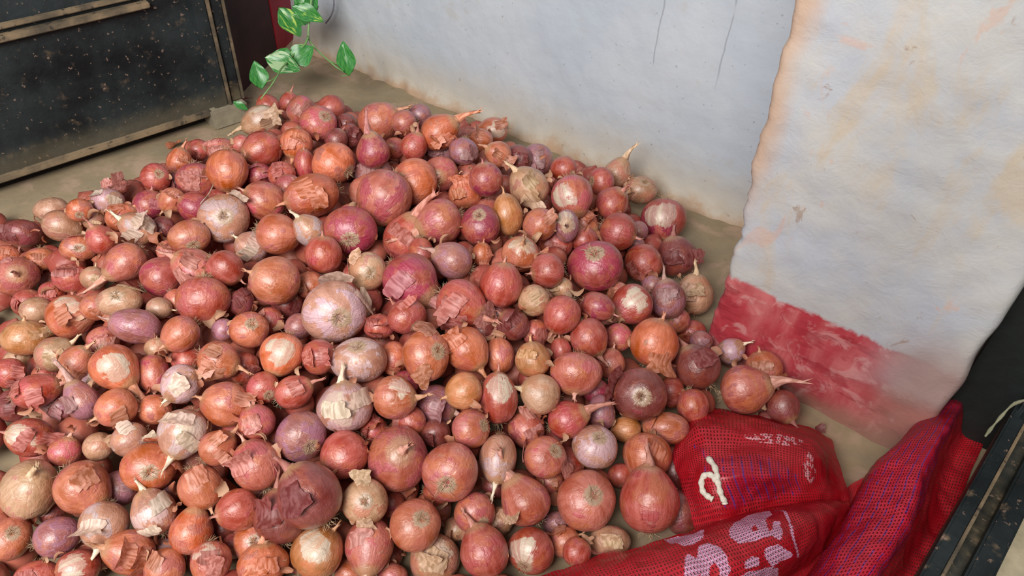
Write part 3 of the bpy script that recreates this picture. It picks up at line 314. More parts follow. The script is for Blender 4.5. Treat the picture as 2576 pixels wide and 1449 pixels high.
FILL = [[-0.995,0.688,0.037,0.028],[-0.743,0.356,0.039,0.031],[-0.824,0.604,0.071,0.023],[-0.908,1.146,0.057,0.024],[-0.365,0.709,0.052,0.027],[-0.455,0.96,0.073,0.029],[-1.259,0.91,0.09,0.022],[-0.619,0.513,0.057,0.03],[-0.998,1.145,0.103,0.025],[-1.112,0.552,0.084,0.021],[-0.976,0.059,0.034,0.03],[-1.386,0.739,0.048,0.024],[-0.911,0.035,0.023,0.021],[-0.899,0.949,0.078,0.03],[-0.827,0.984,0.029,0.029],[-1.272,0.254,0.024,0.022],[-0.673,1.277,0.044,0.025],[-0.775,0.423,0.034,0.026],[-0.864,1.198,0.062,0.021],[-0.843,0.845,0.103,0.029],[-0.731,0.686,0.063,0.028],[-1.148,0.614,0.031,0.024],[-0.535,0.323,0.034,0.022],[-0.554,0.701,0.092,0.027],[-1.178,0.681,0.059,0.031],[-1.037,0.213,0.025,0.021],[-0.855,0.531,0.083,0.031],[-1.51,0.365,0.024,0.024],[-0.765,0.612,0.044,0.021],[-1.427,0.563,0.03,0.03],[-0.456,1.018,0.05,0.023],[-0.944,0.528,0.14,0.029],[-1.083,0.61,0.076,0.022],[-0.725,1.155,0.055,0.024],[-0.338,0.546,0.03,0.03],[-1.036,0.805,0.067,0.027],[-0.845,0.93,0.068,0.024],[-1.088,0.823,0.04,0.027],[-1.119,0.789,0.064,0.021],[-0.948,0.775,0.108,0.03],[-1.409,0.479,0.048,0.025],[-1.337,1.008,0.03,0.03],[-0.728,0.813,0.072,0.031],[-1.019,0.461,0.1,0.024],[-0.673,0.763,0.041,0.027],[-0.628,0.082,0.027,0.026],[-0.77,1.094,0.08,0.022],[-1.078,0.168,0.037,0.025],[-1.23,0.577,0.103,0.028],[-1.226,1.015,0.075,0.029],[-0.892,0.209,0.063,0.03],[-1.176,1.17,0.031,0.026],[-1.061,0.676,0.04,0.025],[-0.892,0.592,0.023,0.021],[-0.845,0.632,0.042,0.025],[-1.072,0.682,0.135,0.022],[-0.348,0.331,0.025,0.025],[-0.694,0.864,0.145,0.023],[-1.208,0.632,0.09,0.029],[-0.735,1.083,0.027,0.025],[-0.849,1.037,0.076,0.032],[-1.433,0.31,0.023,0.023],[-0.454,1.097,0.031,0.022],[-1.045,1.214,0.061,0.026],[-0.672,1.079,0.086,0.025],[-1.401,0.338,0.022,0.021],[-0.469,0.826,0.053,0.03],[-0.803,0.805,0.038,0.022],[-1.015,0.969,0.097,0.026],[-0.964,0.566,0.095,0.029],[-1.158,0.808,0.084,0.023],[-0.641,1.029,0.118,0.021],[-1.121,0.503,0.108,0.032],[-0.865,1.144,0.038,0.025],[-0.877,0.129,0.057,0.026],[-0.933,1.013,0.092,0.023],[-0.782,0.429,0.121,0.023],[-0.884,0.364,0.049,0.03],[-0.886,0.672,0.117,0.03],[-0.601,0.623,0.055,0.029],[-1.335,0.78,0.05,0.03],[-0.509,0.978,0.062,0.023],[-0.738,1.009,0.107,0.032],[-0.559,1.132,0.037,0.022],[-0.697,0.976,0.071,0.032],[-1.226,0.406,0.084,0.03],[-1.199,0.534,0.08,0.023],[-0.524,0.518,0.055,0.031],[-1.142,0.155,0.029,0.027],[-0.945,1.187,0.074,0.03],[-0.444,0.887,0.061,0.029],[-1.174,0.205,0.032,0.028],[-0.589,0.841,0.085,0.024],[-0.933,0.096,0.028,0.025],[-1.048,0.445,0.052,0.031],[-0.89,0.654,0.07,0.021],[-0.816,0.259,0.072,0.031],[-1.295,0.594,0.04,0.025],[-0.396,0.275,0.032,0.031],[-1.053,0.693,0.092,0.025],[-1.114,1.137,0.039,0.029],[-0.798,0.019,0.034,0.025],[-0.621,0.784,0.053,0.032],[-1.194,0.858,0.049,0.026],[-1.05,0.864,0.141,0.028],[-1.133,0.852,0.04,0.027],[-1.019,1.086,0.063,0.021],[-0.931,0.712,0.039,0.026],[-0.443,0.546,0.046,0.023],[-0.799,0.556,0.038,0.031],[-0.792,0.396,0.075,0.029],[-1.211,0.835,0.119,0.022],[-0.446,0.682,0.084,0.025],[-0.378,1.058,0.03,0.025],[-1.009,0.784,0.029,0.027],[-1.236,0.693,0.044,0.024],[-1.34,0.703,0.035,0.031],[-0.81,0.682,0.03,0.022],[-0.751,0.791,0.03,0.023],[-0.752,0.594,0.111,0.029],[-1.007,0.873,0.069,0.028],[-1.166,1.007,0.04,0.022],[-0.524,0.633,0.041,0.026],[-0.566,1.227,0.035,0.025],[-0.518,0.422,0.055,0.022],[-0.615,1.085,0.122,0.021],[-1.281,0.386,0.023,0.022],[-1.26,0.327,0.024,0.024],[-1.101,1.191,0.059,0.029],[-1.282,1.072,0.061,0.028],[-0.482,0.953,0.028,0.023],[-0.726,0.22,0.032,0.028],[-0.787,0.727,0.065,0.03],[-0.529,0.772,0.082,0.027],[-0.722,0.278,0.074,0.029],[-1.06,0.086,0.028,0.028],[-0.977,1.234,0.051,0.025],[-0.695,0.472,0.068,0.027],[-1.157,0.937,0.104,0.026],[-1.344,0.421,0.03,0.022],[-1.132,1.011,0.078,0.023],[-0.492,0.338,0.023,0.022],[-0.525,0.903,0.134,0.022],[-0.886,0.994,0.104,0.025],[-0.863,0.001,0.025,0.024],[-1.111,0.38,0.077,0.029],[-0.878,0.076,0.044,0.03],[-0.848,0.436,0.11,0.03],[-1.134,1.092,0.075,0.031],[-0.697,0.157,0.031,0.022],[-0.662,0.65,0.11,0.028],[-0.656,1.227,0.049,0.022],[-1.368,0.601,0.033,0.026],[-0.501,0.17,0.03,0.029],[-0.457,1.167,0.028,0.025],[-1.189,0.481,0.086,0.023],[-1.214,0.781,0.09,0.026],[-0.873,0.886,0.037,0.032],[-0.449,0.715,0.036,0.023],[-0.62,0.457,0.102,0.024],[-1.066,1.148,0.066,0.023],[-1.238,0.878,0.108,0.021],[-1.05,0.517,0.112,0.028],[-1.111,0.995,0.131,0.023],[-0.345,1.009,0.032,0.028],[-0.386,0.869,0.05,0.027],[-0.557,0.799,0.029,0.022],[-0.681,0.342,0.039,0.03],[-1.324,0.63,0.055,0.026],[-0.29,0.657,0.025,0.021],[-0.732,0.56,0.028,0.026],[-0.783,0.886,0.104,0.025],[-1.046,0.571,0.108,0.026],[-0.843,0.196,0.038,0.025],[-1.297,0.956,0.034,0.031],[-0.653,0.825,0.078,0.029],[-0.648,1.067,0.028,0.022],[-0.777,1.167,0.069,0.022],[-0.614,0.32,0.039,0.032],[-0.599,0.466,0.034,0.025],[-0.807,1.219,0.046,0.024],[-1.221,1.122,0.039,0.025],[-0.785,0.977,0.071,0.03],[-1.041,0.401,0.093,0.021],[-0.668,0.52,0.11,0.023],[-0.634,0.365,0.092,0.022],[-0.642,0.599,0.098,0.022],[-0.997,0.612,0.028,0.022],[-0.884,0.736,0.084,0.026],[-1.21,0.524,0.031,0.03],[-0.381,0.786,0.055,0.026],[-1.036,1.039,0.08,0.031],[-1.044,0.52,0.035,0.022],[-1.235,0.747,0.026,0.026],[-1.268,0.45,0.04,0.03],[-0.864,0.293,0.059,0.028],[-1.025,0.284,0.053,0.024],[-0.69,0.047,0.031,0.031],[-1.166,0.748,0.116,0.024],[-1.008,0.129,0.055,0.032],[-1.449,0.366,0.029,0.027],[-0.451,0.587,0.084,0.026],[-0.951,0.488,0.05,0.032],[-0.747,0.852,0.033,0.027],[-1.256,1.155,0.027,0.022],[-1.272,0.689,0.098,0.027],[-1.363,0.314,0.028,0.022],[-1.079,1.062,0.05,0.023],[-0.945,1.082,0.061,0.027],[-1.404,1.074,0.036,0.028],[-0.841,0.475,0.047,0.026],[-0.983,0.939,0.066,0.024],[-0.947,0.36,0.068,0.027],[-0.823,0.339,0.087,0.021],[-0.921,1.142,0.103,0.023],[-1.336,0.274,0.027,0.024],[-0.641,1.014,0.022,0.022],[-0.466,0.237,0.024,0.022],[-0.956,0.424,0.097,0.028],[-0.615,0.935,0.102,0.026],[-1.113,0.648,0.054,0.026],[-1.138,0.347,0.046,0.026],[-1.274,1.006,0.057,0.024],[-0.836,0.668,0.099,0.023],[-0.968,0.822,0.099,0.021],[-0.697,0.898,0.101,0.025],[-0.962,0.209,0.055,0.024],[-0.456,0.795,0.126,0.027],[-0.595,0.398,0.083,0.026],[-1.081,0.746,0.113,0.027],[-0.722,1.219,0.05,0.025],[-0.798,0.496,0.122,0.021],[-1.308,0.596,0.093,0.028],[-0.583,0.84,0.137,0.028],[-0.704,0.894,0.043,0.025],[-0.835,0.147,0.023,0.022],[-0.491,0.56,0.059,0.023],[-0.967,1.08,0.12,0.025],[-0.523,0.864,0.056,0.022],[-1.117,0.907,0.068,0.022],[-1.224,0.834,0.026,0.022],[-1.36,0.53,0.053,0.03],[-0.872,0.91,0.13,0.03],[-1.039,0.643,0.097,0.029],[-1.371,0.867,0.036,0.022],[-1.111,0.652,0.13,0.027],[-0.833,0.402,0.031,0.023],[-1.296,0.539,0.055,0.026],[-1.103,1.254,0.026,0.025],[-0.349,0.933,0.058,0.023],[-0.468,0.439,0.042,0.024],[-1.4,0.396,0.029,0.025],[-1.056,0.604,0.038,0.027],[-1.169,0.953,0.047,0.028],[-0.825,1.112,0.106,0.029],[-1.301,0.864,0.032,0.022],[-0.922,0.269,0.034,0.028],[-0.629,1.317,0.028,0.027],[-1.063,0.918,0.087,0.027],[-0.934,0.83,0.04,0.022],[-0.498,1.076,0.057,0.026],[-0.976,1.028,0.112,0.028],[-0.665,0.725,0.09,0.031],[-1.404,0.692,0.037,0.022],[-0.835,0.724,0.116,0.022],[-0.913,0.384,0.125,0.024],[-0.767,0.321,0.083,0.023],[-0.582,0.142,0.025,0.023],[-1.221,0.4,0.034,0.022],[-1.101,0.823,0.128,0.025],[-1.046,1.105,0.099,0.025],[-0.904,0.587,0.082,0.022],[-0.423,0.526,0.083,0.022],[-0.974,1.036,0.034,0.031],[-0.922,0.629,0.043,0.025],[-1.097,0.502,0.051,0.031],[-0.439,0.753,0.08,0.024],[-1.109,0.931,0.118,0.022],[-0.642,0.893,0.072,0.025],[-0.324,0.83,0.036,0.029],[-0.604,0.664,0.132,0.024],[-0.644,0.559,0.053,0.023],[-0.507,0.22,0.025,0.022],[-0.996,0.518,0.092,0.022],[-0.583,0.918,0.05,0.028],[-0.608,1.167,0.072,0.026],[-1.033,0.371,0.122,0.023],[-1.017,1.158,0.053,0.032],[-1.278,0.637,0.113,0.028],[-0.961,1.287,0.035,0.026],[-0.6,0.716,0.101,0.026],[-1.181,0.9,0.079,0.024],[-0.738,0.455,0.122,0.025],[-0.575,0.503,0.111,0.03],[-0.903,0.799,0.08,0.023],[-0.724,1.055,0.062,0.023],[-1.077,0.456,0.126,0.032],[-1.456,0.824,0.023,0.021],[-1.088,0.276,0.022,0.021],[-0.79,0.475,0.034,0.031],[-0.72,0.636,0.088,0.027],[-0.543,0.201,0.036,0.022],[-0.663,0.957,0.124,0.026],[-0.715,0.768,0.028,0.021],[-0.513,0.283,0.023,0.021],[-0.541,0.811,0.119,0.026],[-0.817,0.334,0.029,0.021],[-0.992,0.489,0.139,0.025],[-1.074,1.006,0.034,0.029],[-1.136,0.434,0.035,0.027],[-0.793,1.266,0.027,0.024],[-0.685,0.78,0.117,0.024],[-1.264,0.774,0.092,0.022],[-0.679,1.042,0.056,0.021],[-1.286,0.726,0.026,0.024],[-0.655,1.152,0.095,0.031],[-1.23,0.953,0.07,0.025],[-0.491,0.773,0.024,0.021],[-0.91,0.323,0.092,0.027],[-1.347,0.834,0.026,0.021],[-0.712,0.605,0.047,0.023],[-1.047,0.727,0.034,0.029],[-0.874,1.012,0.028,0.024],[-1.103,0.109,0.026,0.024],[-1.136,0.56,0.031,0.024],[-1.245,0.88,0.047,0.03],[-0.97,0.352,0.119,0.026],[-1.066,0.84,0.091,0.028],[-1.527,0.41,0.025,0.025],[-0.916,1.091,0.111,0.025],[-0.996,0.321,0.027,0.024],[-0.892,0.417,0.081,0.027],[-0.905,0.561,0.125,0.024],[-0.552,0.367,0.08,0.023],[-0.774,0.246,0.035,0.022],[-1.302,1.138,0.034,0.025],[-1.124,0.964,0.069,0.024],[-0.622,0.532,0.112,0.024],[-0.592,1.032,0.053,0.028],[-1.292,0.302,0.039,0.022],[-1.213,0.792,0.031,0.024],[-0.319,0.887,0.07,0.024],[-0.73,0.506,0.04,0.032],[-1.015,0.339,0.077,0.027],[-0.434,0.485,0.069,0.024],[-0.702,0.558,0.08,0.021],[-0.847,1.149,0.081,0.022],[-1.172,0.598,0.114,0.029],[-1.155,0.444,0.093,0.025],[-0.408,0.808,0.09,0.023],[-0.95,0.32,0.032,0.022],[-0.972,0.652,0.118,0.025],[-0.549,1.098,0.063,0.023],[-0.292,0.928,0.03,0.028],[-0.978,0.739,0.038,0.022],[-1.068,0.894,0.033,0.025],[-1.166,0.859,0.126,0.028],[-0.338,0.641,0.049,0.023],[-0.741,0.845,0.122,0.024],[-0.523,1.201,0.033,0.023],[-1.251,1.035,0.03,0.021],[-0.401,0.577,0.05,0.023],[-1.2,0.7,0.126,0.025],[-0.619,0.98,0.122,0.025],[-0.862,0.819,0.029,0.022],[-1.21,0.272,0.025,0.022],[-1.03,0.906,0.126,0.022],[-1.06,0.253,0.056,0.023],[-0.598,1.273,0.03,0.03],[-0.92,0.526,0.08,0.022],[-0.597,1.087,0.059,0.029],[-0.631,0.668,0.035,0.027],[-0.961,0.236,0.021,0.021],[-0.786,1.035,0.076,0.028],[-1.411,0.813,0.033,0.026],[-0.625,0.763,0.135,0.021],[-0.83,1.109,0.052,0.028],[-0.892,1.28,0.025,0.023],[-0.952,0.95,0.028,0.023],[-0.896,0.466,0.073,0.025],[-0.451,0.509,0.027,0.022],[-0.56,0.567,0.09,0.029],[-1.039,1.273,0.033,0.029],[-1.023,0.752,0.082,0.031],[-0.582,0.777,0.144,0.025],[-1.295,0.835,0.068,0.022],[-0.755,0.518,0.111,0.021],[-0.762,0.92,0.047,0.026],[-1.206,1.033,0.031,0.027],[-0.58,0.73,0.033,0.022],[-0.641,1.185,0.025,0.022],[-0.871,0.61,0.107,0.029],[-1.223,1.077,0.083,0.028],[-0.88,0.804,0.125,0.023],[-1.098,0.299,0.055,0.022],[-1.131,0.715,0.063,0.024],[-0.552,0.69,0.042,0.025],[-0.595,0.378,0.035,0.026],[-0.965,0.266,0.074,0.029],[-0.829,1.181,0.033,0.021],[-0.72,0.326,0.085,0.022],[-0.648,0.942,0.04,0.022],[-1.229,0.935,0.11,0.021],[-0.925,0.164,0.041,0.026],[-0.403,0.636,0.033,0.029],[-0.496,0.637,0.1,0.028],[-1.166,0.778,0.038,0.023],[-0.811,1.023,0.124,0.027],[-0.59,0.613,0.112,0.028],[-0.882,0.484,0.127,0.022],[-0.858,1.242,0.045,0.023],[-0.949,0.406,0.028,0.022],[-0.814,0.064,0.023,0.023],[-0.796,1.145,0.023,0.021],[-0.231,0.921,0.03,0.027],[-0.611,0.205,0.029,0.022],[-0.581,0.841,0.04,0.022],[-1.208,0.732,0.09,0.026],[-0.609,1.146,0.029,0.025],[-0.667,1.118,0.033,0.026],[-1.26,0.499,0.047,0.023],[-0.31,0.701,0.033,0.022],[-0.496,1.027,0.028,0.025],[-0.307,0.785,0.025,0.022],[-0.666,0.852,0.026,0.022],[-1.031,0.973,0.038,0.027],[-1.231,0.605,0.042,0.025],[-0.829,0.985,0.091,0.023],[-0.733,0.12,0.025,0.023],[-0.786,0.817,0.096,0.03],[-0.271,0.408,0.023,0.022],[-1.31,0.91,0.061,0.025],[-0.511,0.721,0.095,0.022],[-0.82,0.774,0.076,0.028],[-0.564,0.887,0.108,0.025],[-0.557,0.46,0.05,0.022],[-0.809,0.863,0.031,0.023],[-0.262,0.872,0.033,0.024],[-0.547,1.001,0.099,0.024],[-1.102,1.059,0.11,0.031],[-0.668,0.395,0.079,0.021],[-0.642,0.872,0.132,0.023],[-0.951,0.017,0.022,0.022],[-0.766,1.199,0.034,0.024],[-1.325,1.067,0.031,0.027],[-1.066,0.992,0.081,0.021],[-0.762,0.657,0.138,0.022],[-1.001,0.397,0.046,0.022],[-0.697,1.04,0.134,0.021],[-0.417,0.831,0.026,0.023],[-1.231,0.221,0.024,0.021],[-0.947,0.974,0.069,0.027],[-0.888,0.497,0.034,0.023],[-0.962,0.856,0.072,0.023],[-0.409,0.67,0.109,0.021],[-0.915,0.833,0.143,0.027],[-1.265,0.738,0.061,0.022],[-0.493,0.923,0.077,0.022],[-0.992,0.528,0.034,0.022],[-1.435,0.617,0.027,0.026],[-0.912,1.026,0.054,0.021],[-0.646,0.319,0.089,0.021],[-0.894,0.862,0.11,0.023],[-0.706,0.823,0.136,0.022],[-1.189,0.618,0.021,0.021],[-0.72,1.115,0.099,0.022],[-1.367,0.959,0.026,0.023],[-1.156,0.899,0.035,0.028],[-0.557,1.168,0.071,0.029],[-0.727,0.753,0.083,0.026],[-0.414,0.976,0.043,0.028],[-0.884,1.084,0.051,0.023],[-0.904,1.188,0.027,0.024],[-1.346,0.478,0.055,0.026],[-0.843,0.581,0.141,0.021],[-0.72,0.691,0.126,0.03],[-1.044,0.38,0.052,0.023],[-0.733,0.011,0.022,0.021],[-0.406,0.699,0.035,0.021],[-0.503,0.857,0.101,0.031],[-1.315,0.469,0.096,0.028],[-1.127,0.214,0.028,0.022],[-1.166,0.567,0.072,0.022],[-0.795,0.158,0.045,0.021],[-1.178,0.48,0.028,0.028],[-0.948,0.481,0.11,0.024],[-0.679,0.692,0.031,0.025],[-0.708,1.252,0.023,0.023],[-1.006,0.478,0.051,0.023],[-0.527,0.944,0.043,0.022],[-0.587,0.97,0.072,0.026],[-0.795,0.522,0.084,0.024],[-0.787,0.652,0.081,0.022],[-0.872,0.757,0.145,0.026],[-0.587,0.759,0.102,0.022],[-1.023,0.041,0.024,0.023],[-1.253,0.644,0.043,0.022],[-0.48,0.657,0.037,0.025],[-0.679,1.191,0.05,0.024],[-0.766,0.353,0.113,0.023],[-1.173,0.311,0.033,0.022],[-0.665,0.269,0.05,0.026],[-0.42,0.87,0.105,0.026],[-0.788,-0.026,0.024,0.024],[-0.721,1.298,0.029,0.027],[-1.18,0.376,0.055,0.027],[-0.558,0.423,0.025,0.024],[-0.528,0.378,0.041,0.021],[-0.711,0.298,0.032,0.023],[-1.146,1.03,0.118,0.023],[-1.308,0.522,0.1,0.028],[-0.945,0.698,0.107,0.026],[-1.012,1.311,0.022,0.022],[-1.239,0.837,0.085,0.022],[-0.449,0.929,0.038,0.022],[-0.933,0.992,0.133,0.025],[-0.951,0.781,0.041,0.025],[-1.235,0.516,0.094,0.022],[-0.813,0.631,0.127,0.029],[-0.996,0.876,0.023,0.022],[-0.626,0.999,0.075,0.023],[-1.428,0.438,0.03,0.027],[-0.882,0.934,0.023,0.023],[-1.001,0.391,0.088,0.022],[-0.708,0.393,0.115,0.022],[-1.557,0.373,0.025,0.023],[-0.669,0.523,0.043,0.022],[-0.761,0.299,0.035,0.022],[-1.111,0.45,0.075,0.023],[-0.719,0.544,0.12,0.026],[-1.086,0.735,0.067,0.022],[-0.738,1.0,0.026,0.024],[-0.713,0.398,0.059,0.024],[-0.855,0.716,0.043,0.023],[-0.933,0.904,0.056,0.029],[-1.035,0.842,0.029,0.025],[-1.178,0.987,0.095,0.027],[-0.617,0.879,0.028,0.023],[-0.487,0.877,0.032,0.025],[-1.412,0.995,0.023,0.022],[-0.969,0.656,0.069,0.027],[-1.188,1.074,0.051,0.022],[-0.98,0.917,0.108,0.023],[-1.001,0.601,0.119,0.022],[-0.643,0.443,0.026,0.022],[-0.794,0.738,0.118,0.022],[-0.311,0.373,0.025,0.024],[-0.75,0.917,0.1,0.023],[-0.517,0.734,0.039,0.023],[-1.151,0.248,0.033,0.022],[-0.963,1.138,0.032,0.025],[-0.655,0.816,0.135,0.022],[-1.014,0.779,0.136,0.026],[-0.614,1.212,0.056,0.026],[-0.901,0.542,0.036,0.023],[-0.51,1.129,0.032,0.031],[-0.715,0.504,0.097,0.023],[-0.952,0.595,0.026,0.025],[-1.01,0.933,0.022,0.021],[-0.975,0.734,0.099,0.023],[-0.857,0.761,0.039,0.022],[-0.509,0.778,0.145,0.022],[-0.331,0.745,0.028,0.025],[-0.926,0.657,0.09,0.023],[-1.042,0.331,0.03,0.025],[-1.384,0.653,0.046,0.022],[-0.669,0.625,0.035,0.025],[-1.179,0.409,0.024,0.021],[-0.659,0.399,0.033,0.021],[-1.348,1.118,0.031,0.028],[-1.323,0.333,0.027,0.021],[-1.152,1.226,0.03,0.027],[-1.343,0.916,0.029,0.024],[-1.012,0.703,0.116,0.025],[-0.443,0.77,0.035,0.022],[-0.813,0.934,0.105,0.027],[-1.093,0.358,0.029,0.023],[-0.852,0.529,0.029,0.027],[-1.203,0.344,0.023,0.021],[-0.641,0.133,0.029,0.021],[-0.956,1.123,0.119,0.021],[-0.379,0.754,0.097,0.021],[-0.41,0.526,0.024,0.024],[-1.165,0.746,0.07,0.022],[-0.608,0.977,0.028,0.022],[-0.487,0.6,0.035,0.026],[-0.677,1.003,0.115,0.022],[-1.021,0.638,0.145,0.022],[-0.709,0.94,0.038,0.022],[-1.451,0.515,0.025,0.023],[-1.316,0.379,0.051,0.026],[-1.01,0.233,0.048,0.023],[-1.207,0.449,0.107,0.021],[-0.64,0.418,0.121,0.021],[-1.156,0.806,0.128,0.021],[-1.089,0.965,0.1,0.022],[-1.008,0.583,0.073,0.022],[-0.553,0.59,0.029,0.027],[-0.711,0.863,0.072,0.021],[-0.858,0.369,0.119,0.022],[-1.294,0.672,0.048,0.029],[-1.129,0.301,0.025,0.022],[-1.129,0.605,0.083,0.022],[-1.188,0.576,0.026,0.023],[-0.929,1.224,0.045,0.021],[-1.222,0.981,0.029,0.025],[-0.557,0.634,0.077,0.023],[-1.081,0.947,0.038,0.027],[-0.236,0.724,0.024,0.023],[-1.181,1.036,0.078,0.022],[-0.783,1.074,0.026,0.022],[-0.753,0.435,0.072,0.022],[-1.087,0.329,0.085,0.025],[-1.174,1.131,0.055,0.023],[-0.559,0.971,0.028,0.022],[-0.67,0.214,0.037,0.022],[-0.481,0.737,0.067,0.022],[-1.258,0.791,0.051,0.021],[-1.118,1.076,0.023,0.022],[-1.016,1.202,0.029,0.022],[-0.69,0.598,0.084,0.022],[-0.466,0.374,0.032,0.022],[-0.758,0.877,0.145,0.022],[-1.097,0.678,0.083,0.022],[-1.005,1.109,0.026,0.022],[-0.2,0.854,0.031,0.026],[-1.069,0.555,0.056,0.024],[-0.914,0.273,0.089,0.027],[-1.131,0.695,0.13,0.022],[-0.934,0.997,0.024,0.022],[-0.635,0.589,0.022,0.021],[-0.813,0.764,0.024,0.023],[-0.835,1.048,0.027,0.024],[-1.047,1.105,0.04,0.021],[-1.102,0.868,0.125,0.023],[-1.395,0.287,0.023,0.023],[-0.882,0.665,0.027,0.026],[-0.947,0.946,0.114,0.023],[-1.25,0.93,0.029,0.023],[-0.775,0.474,0.086,0.027],[-0.389,0.672,0.071,0.022],[-0.55,0.669,0.125,0.022],[-1.375,0.772,0.023,0.022],[-1.267,0.837,0.028,0.022],[-0.51,0.472,0.073,0.024],[-1.237,0.47,0.076,0.021],[-1.207,1.209,0.026,0.024],[-0.55,1.015,0.038,0.021],[-1.26,0.981,0.09,0.022],[-0.984,0.174,0.027,0.025],[-0.652,0.91,0.112,0.022],[-0.811,0.287,0.023,0.022],[-0.777,0.655,0.039,0.021],[-0.909,0.725,0.123,0.023],[-0.557,0.43,0.084,0.022],[-0.845,0.536,0.144,0.027],[-1.31,0.748,0.089,0.025],[-1.054,0.796,0.112,0.021],[-0.71,0.953,0.124,0.025],[-1.111,0.86,0.081,0.023],[-1.425,0.729,0.024,0.021],[-0.514,1.035,0.073,0.022],[-0.78,1.024,0.026,0.024],[-0.724,0.647,0.037,0.023],[-0.756,1.128,0.039,0.022],[-1.12,0.78,0.111,0.026],[-0.854,0.574,0.04,0.023],[-0.255,0.625,0.024,0.022],[-0.605,0.422,0.033,0.022],[-0.585,1.186,0.031,0.022],[-0.544,0.894,0.034,0.023],[-0.752,1.253,0.03,0.021],[-0.257,0.769,0.026,0.023],[-0.529,0.824,0.061,0.022]]
MARKS = {"PR":[[[0.354,0.011],[0.389,0.012],[0.459,0.119],[0.447,0.254],[0.412,0.287],[0.389,0.277],[0.366,0.116]],[[0.509,0.29],[0.541,0.174],[0.564,0.129],[0.599,0.058],[0.634,0.085],[0.634,0.176],[0.611,0.238],[0.599,0.408],[0.611,0.397],[0.623,0.313],[0.641,0.325],[0.634,0.457],[0.611,0.542],[0.599,0.457],[0.562,0.451],[0.518,0.421],[0.508,0.357]],[[0.342,0.562],[0.377,0.391],[0.389,0.365],[0.403,0.424],[0.424,0.322],[0.449,0.324],[0.471,0.39],[0.471,0.502],[0.459,0.609],[0.434,0.664],[0.424,0.65],[0.438,0.559],[0.436,0.504],[0.424,0.516],[0.399,0.621],[0.377,0.611],[0.389,0.546],[0.366,0.592]],[[0.567,0.548],[0.601,0.562],[0.616,0.68],[0.611,0.714],[0.588,0.714],[0.576,0.701],[0.553,0.737],[0.553,0.691],[0.553,0.622]],[[0.492,0.633],[0.504,0.587],[0.529,0.567],[0.541,0.604],[0.531,0.661],[0.506,0.648]],[[0.471,0.68],[0.494,0.666],[0.553,0.722],[0.564,0.772],[0.529,0.937],[0.459,0.718]]],"HO":[[[0.564,0.324],[0.576,0.302],[0.576,0.372],[0.564,0.367]]],"LN":[[[0.646,0.096],[0.658,0.127],[0.669,0.264],[0.664,0.432],[0.646,0.582],[0.634,0.7],[0.623,0.755]]],"BL":[[[0.166,0.348],[0.257,0.422],[0.267,0.49],[0.228,0.464],[0.173,0.385]],[[0.268,0.486],[0.426,0.465],[0.573,0.465],[0.639,0.511],[0.699,0.584],[0.699,0.742],[0.669,0.84],[0.623,0.799],[0.576,0.843],[0.441,0.824],[0.355,0.863],[0.284,0.843],[0.301,0.686],[0.288,0.578],[0.215,0.584],[0.247,0.517]]],"WH":[[[0.436,0.29],[0.541,0.262],[0.633,0.259],[0.728,0.257],[0.732,0.306],[0.652,0.355],[0.54,0.362],[0.459,0.321]],[[0.711,0.522],[0.75,0.362],[0.763,0.39],[0.786,0.53],[0.763,0.701],[0.736,0.627]]]}
CORDS = [[[-0.1305,0.7024,0.1092],[-0.1178,0.691,0.1161],[-0.1091,0.6793,0.1191],[-0.1042,0.672,0.1174],[-0.0985,0.6666,0.1132],[-0.0918,0.6618,0.1063],[-0.084,0.6596,0.0992],[-0.0821,0.6585,0.0968]],[[-0.104,0.6693,0.1166],[-0.1124,0.6737,0.1161],[-0.12,0.6745,0.1117],[-0.1231,0.6701,0.1049],[-0.1189,0.6624,0.0992],[-0.1119,0.6562,0.0968],[-0.103,0.6531,0.0989],[-0.0975,0.6525,0.0996]]]
LEAVES = [[-1.429,1.02,0.1493,0.0533,0.0386,-0.3915,0.2005,0.8981,0.7879,-0.4311,0.4397,0.1],[-1.4241,1.1,0.1397,0.071,0.0473,0.6985,0.6035,-0.3846,0.6736,-0.373,0.6381,0.8],[-1.4899,1.14,0.128,0.0489,0.0332,-0.6741,-0.6995,0.2373,0.6443,-0.3996,0.6521,0.0],[-1.4264,1.16,0.1465,0.0559,0.0501,0.3769,0.8031,0.4615,0.5436,-0.5952,0.5918,0.35],[-1.3253,1.2,0.1581,0.0665,0.0399,-0.3713,0.2223,0.9015,0.5866,-0.6964,0.4134,0.3],[-1.5294,1.22,0.1694,0.0698,0.0498,0.5821,0.1917,-0.7902,0.7933,-0.3472,0.5001,0.6],[-1.5118,1.23,0.1884,0.0356,0.0297,-0.6903,-0.5094,0.5138,0.7144,-0.3675,0.5954,0.5],[-1.4537,1.22,0.2147,0.0676,0.0386,0.7048,0.5565,-0.44,0.6979,-0.4321,0.5712,0.5],[-1.4841,1.23,0.2131,0.0488,0.0332,-0.5293,-0.8067,-0.2628,0.5634,-0.5657,0.6021,0.0],[-1.5055,1.24,0.2301,0.0684,0.041,-0.538,-0.1367,0.8318,0.7632,-0.498,0.4118,0.5],[-1.4773,1.25,0.2365,0.0583,0.0292,-0.004,0.5178,0.8555,0.6966,-0.6123,0.3739,0.2],[-1.4885,1.0,0.0488,0.0326,0.0154,0.679,0.4958,-0.5413,0.7293,-0.3716,0.5745,0.1]]
